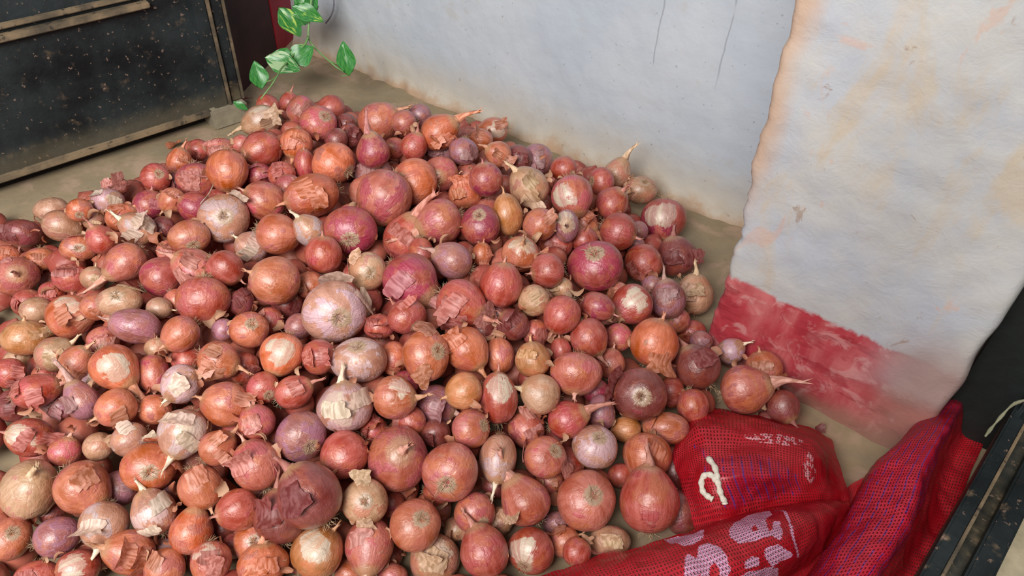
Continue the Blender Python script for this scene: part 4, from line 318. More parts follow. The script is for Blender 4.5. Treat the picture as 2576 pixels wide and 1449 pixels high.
STEMS = [[[-1.5184,1.33,0.3575],[-1.4916,1.28,0.2919],[-1.4683,1.24,0.2418],[-1.462,1.22,0.2005],[-1.4497,1.2,0.1683],[-1.4345,1.2,0.1462],[-1.3911,1.2,0.1265],[-1.3576,1.2,0.1142],[-1.3178,1.2,0.1092]],[[-1.4497,1.2,0.1683],[-1.4323,1.17,0.1635],[-1.4427,1.15,0.1492],[-1.4348,1.12,0.1422],[-1.3956,1.06,0.1518],[-1.3733,1.03,0.1537],[-1.3643,1.0,0.1429],[-1.3683,0.97,0.1221]]]
PETS = [[[-1.3884,1.2,0.1263],[-1.3723,1.2,0.1241],[-1.3528,1.2,0.1271]],[[-1.3733,1.03,0.1537],[-1.4011,1.03,0.1336],[-1.421,1.02,0.128]],[[-1.4612,1.22,0.1907],[-1.4808,1.22,0.1972],[-1.5056,1.22,0.1934]],[[-1.3178,1.2,0.1092],[-1.3349,1.2,0.1026],[-1.3524,1.2,0.0948]]]
WIRE = [[-1.519,1.36,0.2537],[-1.522,1.36,0.1918],[-1.5297,1.36,0.1623],[-1.5457,1.36,0.1376],[-1.5639,1.36,0.1183]]
PEELS = [
[-1.5791,1.0705,0.015,0.0344,"d","dried dark red onion peel curled beside the black door foot"],
[-1.5251,0.8217,0.015,0.0314,"o","orange dry peel sticking up at the left back rim of the heap"],
[-1.2653,0.551,0.1623,0.0322,"p","pale pink peel sheet lying on the upper left slope"],
[-0.4995,0.6804,0.1707,0.0364,"p","big curled salmon peel right of the centre of the heap"],
[-0.5267,0.4492,0.1273,0.0288,"o","folded orange peel standing between two large pink onions"],
[-0.6209,0.5736,0.1754,0.0262,"r","torn red peel to the right of the large white onion"],
[-0.7346,0.5244,0.012,0.0291,"t","crumpled straw coloured peel above the grey stained onion"],
[-0.1985,0.5334,0.0283,0.0185,"p","thin white pink peel by the edge of the red sack"],
[-0.0256,0.9412,0.012,0.0167,"d","tiny red peel flake on bare floor behind the sack"],
[-0.3044,0.4792,0.0791,0.0213,"t","small tan peel scrap between bottom onions"],
[-1.1089,0.945,0.012,0.035,"w","cream dry stem lying across the upper heap"],
[-1.0782,0.4855,0.2046,0.0249,"w","pale greenish dry leaf at the upper left"],
[-0.264,1.0808,0.012,0.025,"r","loose red peel against the pillar base"],
[-0.2112,1.0506,0.012,0.0215,"o","small orange peel tucked under the red painted band"],
[-0.753,0.1267,0.012,0.0216,"t","cream dried stem piece in the lower left corner"]]
GA = [[[-0.2034,0.7816,0.02],[-0.1989,0.8506,0.02],[-0.1173,0.888,0.03],[-0.0508,0.9141,0.03],[-0.0033,0.9306,0.015]],[[-0.1901,0.7398,0.05],[-0.1692,0.7735,0.085],[-0.0976,0.8046,0.1],[-0.035,0.8397,0.09],[0.0102,0.8846,0.045]],[[-0.1815,0.7101,0.06],[-0.143,0.725,0.1],[-0.0899,0.7612,0.105],[-0.0184,0.7898,0.115],[0.0275,0.8571,0.05]],[[-0.1538,0.6837,0.06],[-0.118,0.6765,0.11],[-0.0649,0.7017,0.128],[-0.0056,0.7628,0.105],[0.0423,0.8337,0.05]],[[-0.124,0.6532,0.05],[-0.0908,0.6546,0.095],[-0.0478,0.7087,0.085],[0.008,0.7577,0.085],[0.0535,0.817,0.05]],[[-0.0907,0.6314,0.03],[-0.0627,0.6458,0.055],[-0.0293,0.6941,0.06],[0.0196,0.7548,0.06],[0.0596,0.8068,0.045]]]
GB = [[[-0.2714,0.4015,0.03],[-0.1961,0.5021,0.05],[-0.1354,0.5743,0.06],[-0.083,0.644,0.07],[-0.0235,0.7235,0.07],[0.0185,0.774,0.06],[0.0525,0.8056,0.05]],[[-0.2454,0.3771,0.075],[-0.1723,0.468,0.1],[-0.1143,0.5316,0.115],[-0.0637,0.5985,0.125],[-0.0106,0.6757,0.12],[0.0269,0.7429,0.09],[0.0559,0.7937,0.06]],[[-0.21,0.3556,0.1],[-0.1387,0.4393,0.125],[-0.0845,0.5015,0.14],[-0.0365,0.5683,0.145],[0.0088,0.6483,0.135],[0.0375,0.7234,0.1],[0.0594,0.7883,0.06]],[[-0.1688,0.3461,0.09],[-0.0996,0.43,0.115],[-0.05,0.4959,0.125],[-0.0064,0.564,0.125],[0.03,0.6492,0.115],[0.048,0.7226,0.085],[0.062,0.787,0.055]],[[-0.1386,0.3591,0.03],[-0.0691,0.4534,0.05],[-0.021,0.5268,0.06],[0.0181,0.6046,0.06],[0.0471,0.6852,0.06],[0.0584,0.7414,0.05],[0.0646,0.7912,0.045]]]
GC = [[[0.0943,1.0461,0.02],[0.1096,1.0635,0.05],[0.1239,1.0732,0.07],[0.1423,1.1042,0.06],[0.1545,1.138,0.035],[0.1679,1.1682,0.01],[0.1833,1.1809,0.005]],[[0.0859,0.9754,0.03],[0.0854,0.9493,0.08],[0.1048,0.9418,0.11],[0.127,0.9537,0.12],[0.1432,1.0092,0.07],[0.1663,1.0729,0.01],[0.1974,1.0945,0.005]],[[0.0664,0.9018,0.03],[0.0674,0.8611,0.09],[0.0921,0.8533,0.12],[0.1199,0.8633,0.13],[0.1372,0.9228,0.07],[0.1602,0.9803,0.01],[0.1943,0.997,0.005]],[[0.0598,0.8273,0.03],[0.0624,0.7856,0.09],[0.0904,0.7827,0.12],[0.1224,0.796,0.13],[0.1395,0.8511,0.07],[0.1629,0.9034,0.01],[0.1952,0.9193,0.005]],[[0.0552,0.7483,0.03],[0.0586,0.7101,0.09],[0.0886,0.7128,0.125],[0.1213,0.7375,0.13],[0.1377,0.7878,0.07],[0.1609,0.8352,0.01],[0.1916,0.8481,0.005]],[[0.0508,0.6854,0.03],[0.0533,0.652,0.09],[0.0809,0.654,0.125],[0.1136,0.6793,0.13],[0.1301,0.7243,0.07],[0.1536,0.7677,0.01],[0.1862,0.7768,0.005]],[[0.0385,0.6152,0.03],[0.0402,0.5865,0.09],[0.0726,0.5956,0.12],[0.1057,0.6268,0.12],[0.1212,0.6611,0.07],[0.1444,0.7003,0.01],[0.1815,0.7043,0.005]]]
GD = [[[0.0445,0.839,0.02],[0.0639,0.8803,0.03],[0.0924,0.9474,0.03],[0.1144,0.9923,0.02]],[[0.0494,0.7573,0.035],[0.0659,0.7814,0.03],[0.0926,0.8298,0.025],[0.133,0.898,0.02]],[[0.0262,0.6649,0.035],[0.0511,0.7124,0.025],[0.0778,0.7327,0.025],[0.1286,0.7897,0.02]],[[-0.0052,0.5531,0.035],[0.0324,0.6136,0.025],[0.0624,0.6497,0.025],[0.11,0.6888,0.02]]]

# ---------------- node helpers ----------------
def srgb(r, g, b):
    f = lambda c: (c/255/12.92) if c/255 <= .04045 else ((c/255+.055)/1.055)**2.4
    return (f(r), f(g), f(b), 1)
class N:
    def __init__(s, name):
        s.m = bpy.data.materials.new(name); s.m.use_nodes = True; s.t = s.m.node_tree; s.b = s.t.nodes['Principled BSDF']
        s.out = s.t.nodes['Material Output']
    def n(s, typ, **k):
        x = s.t.nodes.new(typ)
        for a, v in k.items(): setattr(x, a, v)
        return x
    def l(s, a, b): s.t.links.new(a, b)
    def set(s, sock, v):
        if hasattr(v, 'is_output') or isinstance(v, bpy.types.NodeSocket): s.l(v, sock)
        else: sock.default_value = v
    def math(s, op, a, b=0, c=0, clamp=False):
        x = s.n('ShaderNodeMath', operation=op); x.use_clamp = clamp
        s.set(x.inputs[0], a); s.set(x.inputs[1], b); s.set(x.inputs[2], c); return x.outputs[0]
    def vmath(s, op, a, b=(0, 0, 0), sc=None):
        x = s.n('ShaderNodeVectorMath', operation=op); s.set(x.inputs[0], a); s.set(x.inputs[1], b)
        if sc is not None: s.set(x.inputs[3], sc)
        return x.outputs['Value'] if op in ('DOT_PRODUCT', 'LENGTH') else x.outputs[0]
    def mix(s, f, a, b):
        x = s.n('ShaderNodeMix', data_type='RGBA'); s.set(x.inputs[0], f); s.set(x.inputs[6], a); s.set(x.inputs[7], b); return x.outputs[2]
    def noise(s, v, scale, detail=3, rough=.5, dist=0):
        x = s.n('ShaderNodeTexNoise'); s.l(v, x.inputs['Vector']); x.inputs['Scale'].default_value = scale
        x.inputs['Detail'].default_value = detail; x.inputs['Roughness'].default_value = rough; x.inputs['Distortion'].default_value = dist
        return x.outputs['Fac']
    def step(s, v, lo, hi, t0=0., t1=1.):
        x = s.n('ShaderNodeMapRange'); x.interpolation_type = 'SMOOTHSTEP'; s.set(x.inputs[0], v)
        for i, q in ((1, lo), (2, hi), (3, t0), (4, t1)): s.set(x.inputs[i], q)
        return x.outputs[0]
    def scl(s, v, xyz):
        x = s.n('ShaderNodeMapping'); s.l(v, x.inputs[0]); x.inputs['Scale'].default_value = xyz; return x.outputs[0]
    def bump(s, h, strength, dist=.01, prev=None):
        x = s.n('ShaderNodeBump'); x.inputs['Strength'].default_value = strength; x.inputs['Distance'].default_value = dist
        s.l(h, x.inputs['Height'])
        if prev: s.l(prev, x.inputs['Normal'])
        return x.outputs[0]
    def obj(s): return s.n('ShaderNodeTexCoord').outputs['Object']
    def attr(s, name, typ='GEOMETRY'): return s.n('ShaderNodeAttribute', attribute_name=name, attribute_type=typ)
    def fin(s, col=None, rough=None, normal=None, **k):
        if col is not None: s.set(s.b.inputs['Base Color'], col)
        if rough is not None: s.set(s.b.inputs['Roughness'], rough)
        if normal is not None: s.l(normal, s.b.inputs['Normal'])
        for a, v in k.items(): s.set(s.b.inputs[a], v)
        return s.m

def mesh(name, V, F, mat, smooth=True):
    me = bpy.data.meshes.new(name); me.from_pydata([tuple(v) for v in V], [], F); me.update()
    if mat: me.materials.append(mat)
    if smooth: me.polygons.foreach_set('use_smooth', [True]*len(me.polygons))
    return me
def link(name, me, parent=None, loc=None):
    o = bpy.data.objects.new(name, me); COL.objects.link(o)
    if loc: o.location = loc
    if parent: o.parent = parent
    return o
def tag(o, label=None, cat=None, group=None, kind=None):
    if label: o['label'] = label
    if cat: o['category'] = cat
    if group: o['group'] = group
    if kind: o['kind'] = kind
    return o
def boxmesh(name, mat, x0, x1, y0, y1, z0, z1, bev=.0):
    bm = bmesh.new(); bmesh.ops.create_cube(bm, size=1)
    for v in bm.verts: v.co = Vector((x0+(v.co.x+.5)*(x1-x0), y0+(v.co.y+.5)*(y1-y0), z0+(v.co.z+.5)*(z1-z0)))
    if bev: bmesh.ops.bevel(bm, geom=list(bm.edges), offset=bev, segments=2, affect='EDGES')
    me = bpy.data.meshes.new(name); bm.to_mesh(me); bm.free(); me.materials.append(mat); return me
def tube(path, rad, k=6, cap=True):
    V = []; F = []; n = len(path); path = [Vector(p) for p in path]; up = Vector((.3, .2, 1)).normalized()
    for i, p in enumerate(path):
        t = (path[min(i+1, n-1)]-path[max(i-1, 0)]).normalized(); a = t.cross(up)
        if a.length < .01: a = t.cross(Vector((1, 0, 0)))
        a.normalize(); b = t.cross(a); r = rad(i/(n-1)) if callable(rad) else rad
        for j in range(k):
            q = 2*math.pi*j/k; V.append(p + a*math.cos(q)*r + b*math.sin(q)*r)
    for i in range(n-1):
        for j in range(k): F.append((i*k+j, i*k+(j+1) % k, (i+1)*k+(j+1) % k, (i+1)*k+j))
    if cap: F.append(tuple(range(k))[::-1]); F.append(tuple((n-1)*k+j for j in range(k)))
    return V, F
def crom(A, t):
    m = len(A)-1; x = min(max(t*m, 0), m-1e-9); i = int(x); f = x-i
    g = lambda k: A[k] if 0 <= k <= m else (A[0]*2-A[1] if k < 0 else A[m]*2-A[m-1])
    p0, p1, p2, p3 = g(i-1), g(i), g(i+1), g(i+2)
    return (p1*2 + (p2-p0)*f + (p0*2-p1*5+p2*4-p3)*f*f + (p1*3-p0-p2*3+p3)*f**3)*.5
def smoothpath(P, n):
    P = [Vector(p) for p in P]; return [crom(P, i/(n-1)) for i in range(n)]

# ---------------- materials of the place ----------------
def wall_mat():
    s = N('whitewashed_plaster'); p = s.obj(); xyz = s.n('ShaderNodeSeparateXYZ'); s.l(p, xyz.inputs[0])
    n1 = s.noise(p, 3, 5, .6); n2 = s.noise(p, 60, 4, .6); n3 = s.noise(p, 14, 4, .65)
    base = s.mix(s.step(n1, .35, .7), srgb(174, 182, 192), srgb(188, 193, 199))
    base = s.mix(s.math('MULTIPLY', s.step(n3, .60, .72), .35), base, srgb(176, 168, 158))
    z = s.math('ADD', xyz.outputs[2], s.math('MULTIPLY', s.math('SUBTRACT', n3, .5), .10))
    base = s.mix(s.step(z, .005, .16, .8, 0), base, srgb(184, 172, 152))
    base = s.mix(s.step(z, -.005, .034, 1, 0), base, srgb(170, 142, 116))
    sp = s.noise(p, 110, 2, .5); base = s.mix(s.math('MULTIPLY', s.step(sp, .70, .76), .45), base, srgb(120, 115, 110))
    nb = s.bump(n2, .22, .004); nb = s.bump(s.noise(p, 22, 3), .25, .008, nb)
    # two hairline cracks running up the wall
    for cx, z0 in ((-.62, .25), (-.48, .33)):
        wob = s.math('MULTIPLY', s.math('SUBTRACT', s.noise(p, 9, 3), .5), .02)
        d = s.math('ABSOLUTE', s.math('ADD', s.math('SUBTRACT', xyz.outputs[0], cx), wob))
        m = s.math('MULTIPLY', s.step(d, .0007, .0026, 1, 0), s.step(xyz.outputs[2], z0-.07, z0)); m = s.math('MULTIPLY', m, s.step(s.noise(p, 16, 2), .42, .56))
        base = s.mix(s.math('MULTIPLY', m, .55), base, srgb(130, 132, 140))
    return s.fin(base, .9, nb)
def pillar_mat():
    s = N('worn_plaster_pillar'); p = s.obj(); xyz = s.n('ShaderNodeSeparateXYZ'); s.l(p, xyz.inputs[0]); x, y, z0 = xyz.outputs
    n1 = s.noise(p, 6, 6, .62); n2 = s.noise(p, 22, 5, .65, .6); n3 = s.noise(s.scl(p, (1, 1, .35)), 9, 5, .6, .5); n4 = s.noise(p, 90, 3)
    base = s.mix(s.step(n1, .35, .65), srgb(172, 176, 184), srgb(186, 184, 180))
    base = s.mix(s.math('MULTIPLY', s.step(n3, .52, .64), .6), base, srgb(190, 170, 140))
    base = s.mix(s.math('MULTIPLY', s.step(s.noise(s.scl(p, (1, 1, .6)), 13, 4, .6, 1), .64, .69), .4), base, srgb(200, 156, 134))
    base = s.mix(s.math('MULTIPLY', s.step(n2, .64, .70), .55), base, srgb(140, 104, 74))
    edge = s.step(s.math('ADD', x, s.math('MULTIPLY', s.math('SUBTRACT', n1, .5), .08)), -.262, -.225, 1, 0)
    base = s.mix(s.math('MULTIPLY', edge, s.step(z0, .24, .42, 0, .8)), base, srgb(190, 156, 128))
    # painted red skirting band with rubbed top edge
    z = s.math('ADD', z0, s.math('MULTIPLY', s.math('SUBTRACT', n2, .5), .035))
    band = s.step(z, .176, .186, 1, 0)
    red = s.mix(s.step(n3, .38, .60), srgb(172, 48, 60), srgb(200, 112, 112))
    red = s.mix(s.math('MULTIPLY', s.step(n2, .52, .64), .6), red, srgb(206, 150, 146))
    red = s.mix(s.math('MULTIPLY', s.step(s.noise(s.scl(p, (1, 1, 3)), 14, 4, .6), .52, .62), .7), red, srgb(150, 32, 44))
    worn = s.math('MULTIPLY', s.step(x, -.04, .08), s.step(s.math('ADD', z0, s.math('MULTIPLY', n1, .1)), .13, .17))
    band = s.math('MULTIPLY', band, s.math('SUBTRACT', 1, s.math('MULTIPLY', worn, .85)))
    base = s.mix(band, base, red)
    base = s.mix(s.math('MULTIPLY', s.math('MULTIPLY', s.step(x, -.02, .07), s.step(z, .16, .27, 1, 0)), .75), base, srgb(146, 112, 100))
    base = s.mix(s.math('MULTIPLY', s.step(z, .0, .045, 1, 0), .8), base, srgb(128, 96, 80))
    nb = s.bump(n2, .3, .007); nb = s.bump(n4, .2, .003, nb); nb = s.bump(n1, .25, .012, nb)
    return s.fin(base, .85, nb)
def floor_mat():
    s = N('dusty_cement'); p = s.obj(); n1 = s.noise(p, 4, 5, .6); n2 = s.noise(p, 40, 4, .6); n3 = s.noise(p, 13, 4, .6, .5)
    base = s.mix(s.step(n1, .35, .65), srgb(136, 120, 94), srgb(154, 136, 108))
    base = s.mix(s.math('MULTIPLY', s.step(n3, .50, .66), .5), base, srgb(180, 150, 130))
    base = s.mix(s.math('MULTIPLY', s.step(n3, .48, .38), .3), base, srgb(128, 122, 102))
    base = s.mix(s.math('MULTIPLY', s.step(n2, .64, .72), .4), base, srgb(112, 96, 78))
    return s.fin(base, .85, s.bump(n2, .35, .004, s.bump(n1, .3, .01)))
def black_metal(name, dust=.35, seed=0.):
    s = N(name); p = s.vmath('ADD', s.obj(), (seed, seed, 0)); n1 = s.noise(p, 7, 5, .6); n2 = s.noise(p, 95, 2, .5); n3 = s.noise(p, 32, 3, .6)
    base = s.mix(s.step(n1, .3, .7), srgb(13, 18, 21), srgb(32, 40, 42))
    base = s.mix(s.math('MULTIPLY', s.step(n3, .58, .75), dust), base, srgb(120, 100, 78))
    base = s.mix(s.math('MULTIPLY', s.step(n2, .645, .70), .5), base, srgb(150, 124, 108))
    sx = s.n('ShaderNodeSeparateXYZ'); s.l(s.obj(), sx.inputs[0]); base = s.mix(s.math('MULTIPLY', s.step(s.math('ADD', sx.outputs[2], s.math('MULTIPLY', n3, -.05)), .03, .08, 1, 0), dust), base, srgb(118, 106, 82))
    return s.fin(base, s.step(n1, .3, .7, .42, .7), s.bump(n2, .3, .003))
def dusty_metal():
    s = N('dust_covered_iron'); p = s.obj(); n1 = s.noise(p, 10, 5, .6); n2 = s.noise(p, 60, 3)
    base = s.mix(s.step(n1, .35, .62), srgb(74, 66, 54), srgb(134, 114, 88)); base = s.mix(s.step(n2, .6, .72), base, srgb(50, 44, 38))
    return s.fin(base, .8, s.bump(n2, .4, .004))
MWALL, MPIL, MFLOOR, MBLK, MDUST = wall_mat(), pillar_mat(), floor_mat(), black_metal('black_painted_iron'), dusty_metal()
def plain(name, c, rough=.8, k=.25, sc=30, bump=.3):
    s = N(name); p = s.obj(); n1 = s.noise(p, sc, 4, .6); d = tuple(x*(1-k) for x in c[:3])+(1,)
    return s.fin(s.mix(s.step(n1, .35, .65), d, c), rough, s.bump(n1, bump, .004))

# ---------------- the setting ----------------
def gridmesh(name, mat, fn, nu, nv):
    V = [fn(i/nu, j/nv) for j in range(nv+1) for i in range(nu+1)]
    F = [(j*(nu+1)+i, j*(nu+1)+i+1, (j+1)*(nu+1)+i+1, (j+1)*(nu+1)+i) for j in range(nv) for i in range(nu)]
    return mesh(name, V, F, mat)
def nz(x, y, z, s, seed=0.): return noise.noise(Vector((x*s+seed, y*s, z*s)))
tag(link('floor', gridmesh('floor', MFLOOR, lambda u, v: (-3.4+u*3.62, -1.2+v*2.75, .003*nz(u*3.6, v*2.7, 0, 5)-.002), 90, 70)), kind='structure')
def wf(u, v):
    x = -1.742+u*1.9; z = -.01+v**1.3*2.4
    flare = .028*math.exp(-max(z, 0)/.022)*(.7+.6*nz(x, 0, 0, 7)+.35*nz(x, z, 3, 30))
    return (x, 1.395 - flare + .004*nz(x, 0, z, 6) + .0015*nz(x, 0, z, 30), z)
tag(link('wall_back', gridmesh('wall_back', MWALL, wf, 260, 130)), kind='structure')
# pillar: battered left edge, rough foot
EL = [(0, -.262), (.088, -.256), (.15, -.253), (.2, -.255), (.262, -.252), (.3, -.257), (.35, -.259), (.39, -.265), (.48, -.264), (.55, -.267), (.7, -.271), (2.4, -.27)]
def lerp(T, z):
    for (a, p), (b, q) in zip(T, T[1:]):
        if z <= b: return p+(q-p)*(z-a)/(b-a)
    return T[-1][1]
def pf(u, v):
    z = v**1.4*2.4; xl = lerp(EL, z)+.004*nz(0, 1, z, 40)+.003*nz(5, 1, z, 90); xr = .116+.006*nz(2, 1, z, 14)
    if u < .12: k = u/.12; x = xl; y = 1.40-k*.385     # left side
    elif u > .9: k = (u-.9)/.1; x = xr; y = 1.012+k*.39
    else:
        k = (u-.12)/.78; x = xl+(xr-xl)*k; e = min(k, 1-k); y = .995+.012*math.exp(-e/.012)
        y += .005*nz(x, 0, z, 7)+.002*nz(x, 0, z, 28) - .012*math.exp(-z/.03)*(.6+.8*nz(x, 0, 0, 9))
        x += .004*nz(x, 4, z, 16)*(1-min(1, e/.05))
    return (x, y, z-.004)
tag(link('wall_pillar', gridmesh('wall_pillar', MPIL, pf, 180, 260)), kind='structure')
MRED = plain('red_painted_plaster', srgb(150, 30, 44), .7, .3, 9)
MMAR = plain('stained_plaster_shade_maroon', srgb(60, 28, 31), .85, .6, 6)  # blotchy stain, plus the door's shade on the red wall painted in as maroon
jx, jy = -1.738, 1.338; jl = math.hypot(.13, .27); ja = math.atan2(-.27, .13)
wl = link('wall_left', boxmesh('wall_left', MMAR, .03, jl+.02, -.06, 0, -.01, 2.4, .004), loc=(jx, jy, 0)); wl.rotation_euler = (0, 0, ja); tag(wl, kind='structure')
wl = link('wall_left_edge', boxmesh('wall_left_edge', MRED, -.10, .032, -.06, .002, -.01, 2.4, .005), loc=(jx, jy, 0)); wl.rotation_euler = (0, 0, ja); tag(wl, kind='structure')
MDARK = plain('painted_room_darkness', srgb(30, 24, 24), .95)  # darkness of the unlit room put into a near-black colour
tag(link('wall_far_room', boxmesh('wall_far_room', MDARK, -3.0, -2.9, -.6, 1.6, 0, 2.4)), kind='structure')
tag(link('wall_far_side', boxmesh('wall_far_side', MDARK, -3.0, -1.89, 1.34, 1.46, 0, 2.4)), kind='structure')
tag(link('ceiling', boxmesh('ceiling', plain('veranda_ceiling', srgb(150, 148, 142)), -3.1, .9, .35, 1.6, 2.4, 2.46)), kind='structure')
tag(link('added_light_blocker', boxmesh('added_light_blocker', plain('light_blocker_dark', srgb(52, 48, 44)), .40, .44, -.5, 1.1, 0, 2.4)), kind='structure')  # added out of view, dark, to block sky light and dim the right corner
tag(link('wall_right', boxmesh('wall_right', plain('dark_green_iron_sheet', srgb(20, 27, 25), .6), .126, .9, 1.08, 1.11, 0, 2.4)), kind='structure')
# pale cement apron past the iron rail
def gap(u, v): x = .222+u*.9; y = .3+v*1.3; return (x, y, .004*nz(x, y, 0, 12)-.001)
tag(link('floor_apron', gridmesh('floor_apron', plain('pale_sunlit_cement', srgb(214, 200, 168), .9, .22, 26), gap, 50, 60)), kind='structure')

# ---------------- left iron door leaf ----------------
P0 = Vector((-1.647, .491, .035)); P1 = Vector((-1.534, .974, .035)); D = (P1-P0).normalized(); ang = math.atan2(D.y, D.x)
door = link('door_1', None, loc=(P0.x, P0.y, 0)); door.rotation_euler = (0, 0, ang)
tag(door, 'black painted iron door leaf flecked with mud, at the left', 'door', kind='structure')
def sheet(u, v):
    s = -.62+u*1.10; z = .046+v*1.9; return (s, -.0-.0015*nz(s, 0, z, 8), z)
link('door_panel', gridmesh('door_panel', MBLK, sheet, 60, 60), door)
link('bottom_rail', boxmesh('bottom_rail', MDUST, -.62, .497, -.012, .01, .033, .047, .003), door)
link('stile', boxmesh('stile', MBLK, .478, .512, -.010, .012, .035, 2.0, .003), door)
link('stile_edge', boxmesh('stile_edge', MDUST, .512, .519, -.016, .012, .035, 2.0, .002), door)
link('hinge_stile', boxmesh('hinge_stile', black_metal('black_iron_stile', .6, 3.), .521, .549, -.006, .016, .05, 2.0, .003), door)
link('hinge_stile_edge', boxmesh('hinge_stile_edge', MDUST, .549, .555, -.010, .016, .05, 2.0, .002), door)
link('stile_foot', boxmesh('stile_foot', plain('pale_cement_foot', srgb(150, 140, 118)), .462, .552, -.022, .035, -.002, .048, .004), door)
link('added_gap_darkener', boxmesh('added_gap_darkener', MDARK, -.62, .46, .030, .036, .002, 1.9), door)  # added behind the leaf to keep the gap under the door dark
link('cross_rail', boxmesh('cross_rail', MDUST, -.62, .392, -.020, 0, .318, .330, .002), door)
link('cross_rail', boxmesh('cross_rail', MDUST, -.62, .392, -.014, 0, .340, .349, .002), door)

# ---------------- right iron rail and gate post ----------------
gate = link('door_2', None, loc=(.155, .693, 0)); gate.rotation_euler = (0, 0, math.atan2(.411, .05)-math.pi/2)
tag(gate, 'black iron sliding gate frame with two dusty parallel rails, lower right', 'gate', kind='structure')
MB2 = black_metal('scuffed_black_iron', .75, 7.)
link('rail', boxmesh('rail', MB2, .0, .021, -.4, .50, .085, .12, .003), gate)
link('rail_lip', boxmesh('rail_lip', MDUST, .019, .023, -.4, .50, .085, .124, .001), gate)
link('rail', boxmesh('rail', MB2, .041, .070, -.4, .42, .085, .118, .003), gate)
link('rail_web', boxmesh('rail_web', MB2, .0, .070, -.4, .50, .06, .09, .002), gate)
link('rail_base', boxmesh('rail_base', MB2, .005, .066, -.4, .50, 0, .062, .002), gate)
link('added_shade_leaf', boxmesh('added_shade_leaf', MB2, .01, .03, -1.9, -.33, .12, 1.25, .001), gate)  # unseen leaf, added to shade the sack and pillar corner
link('gate_post', boxmesh('gate_post', MB2, .005, .30, .36, .42, 0, 1.6, .003), gate)
post_face = plain('dark_green_paint', srgb(18, 30, 26), .5)
link('gate_sheet', boxmesh('gate_sheet', post_face, .012, .30, .352, .36, .12, 1.6, .001), gate)

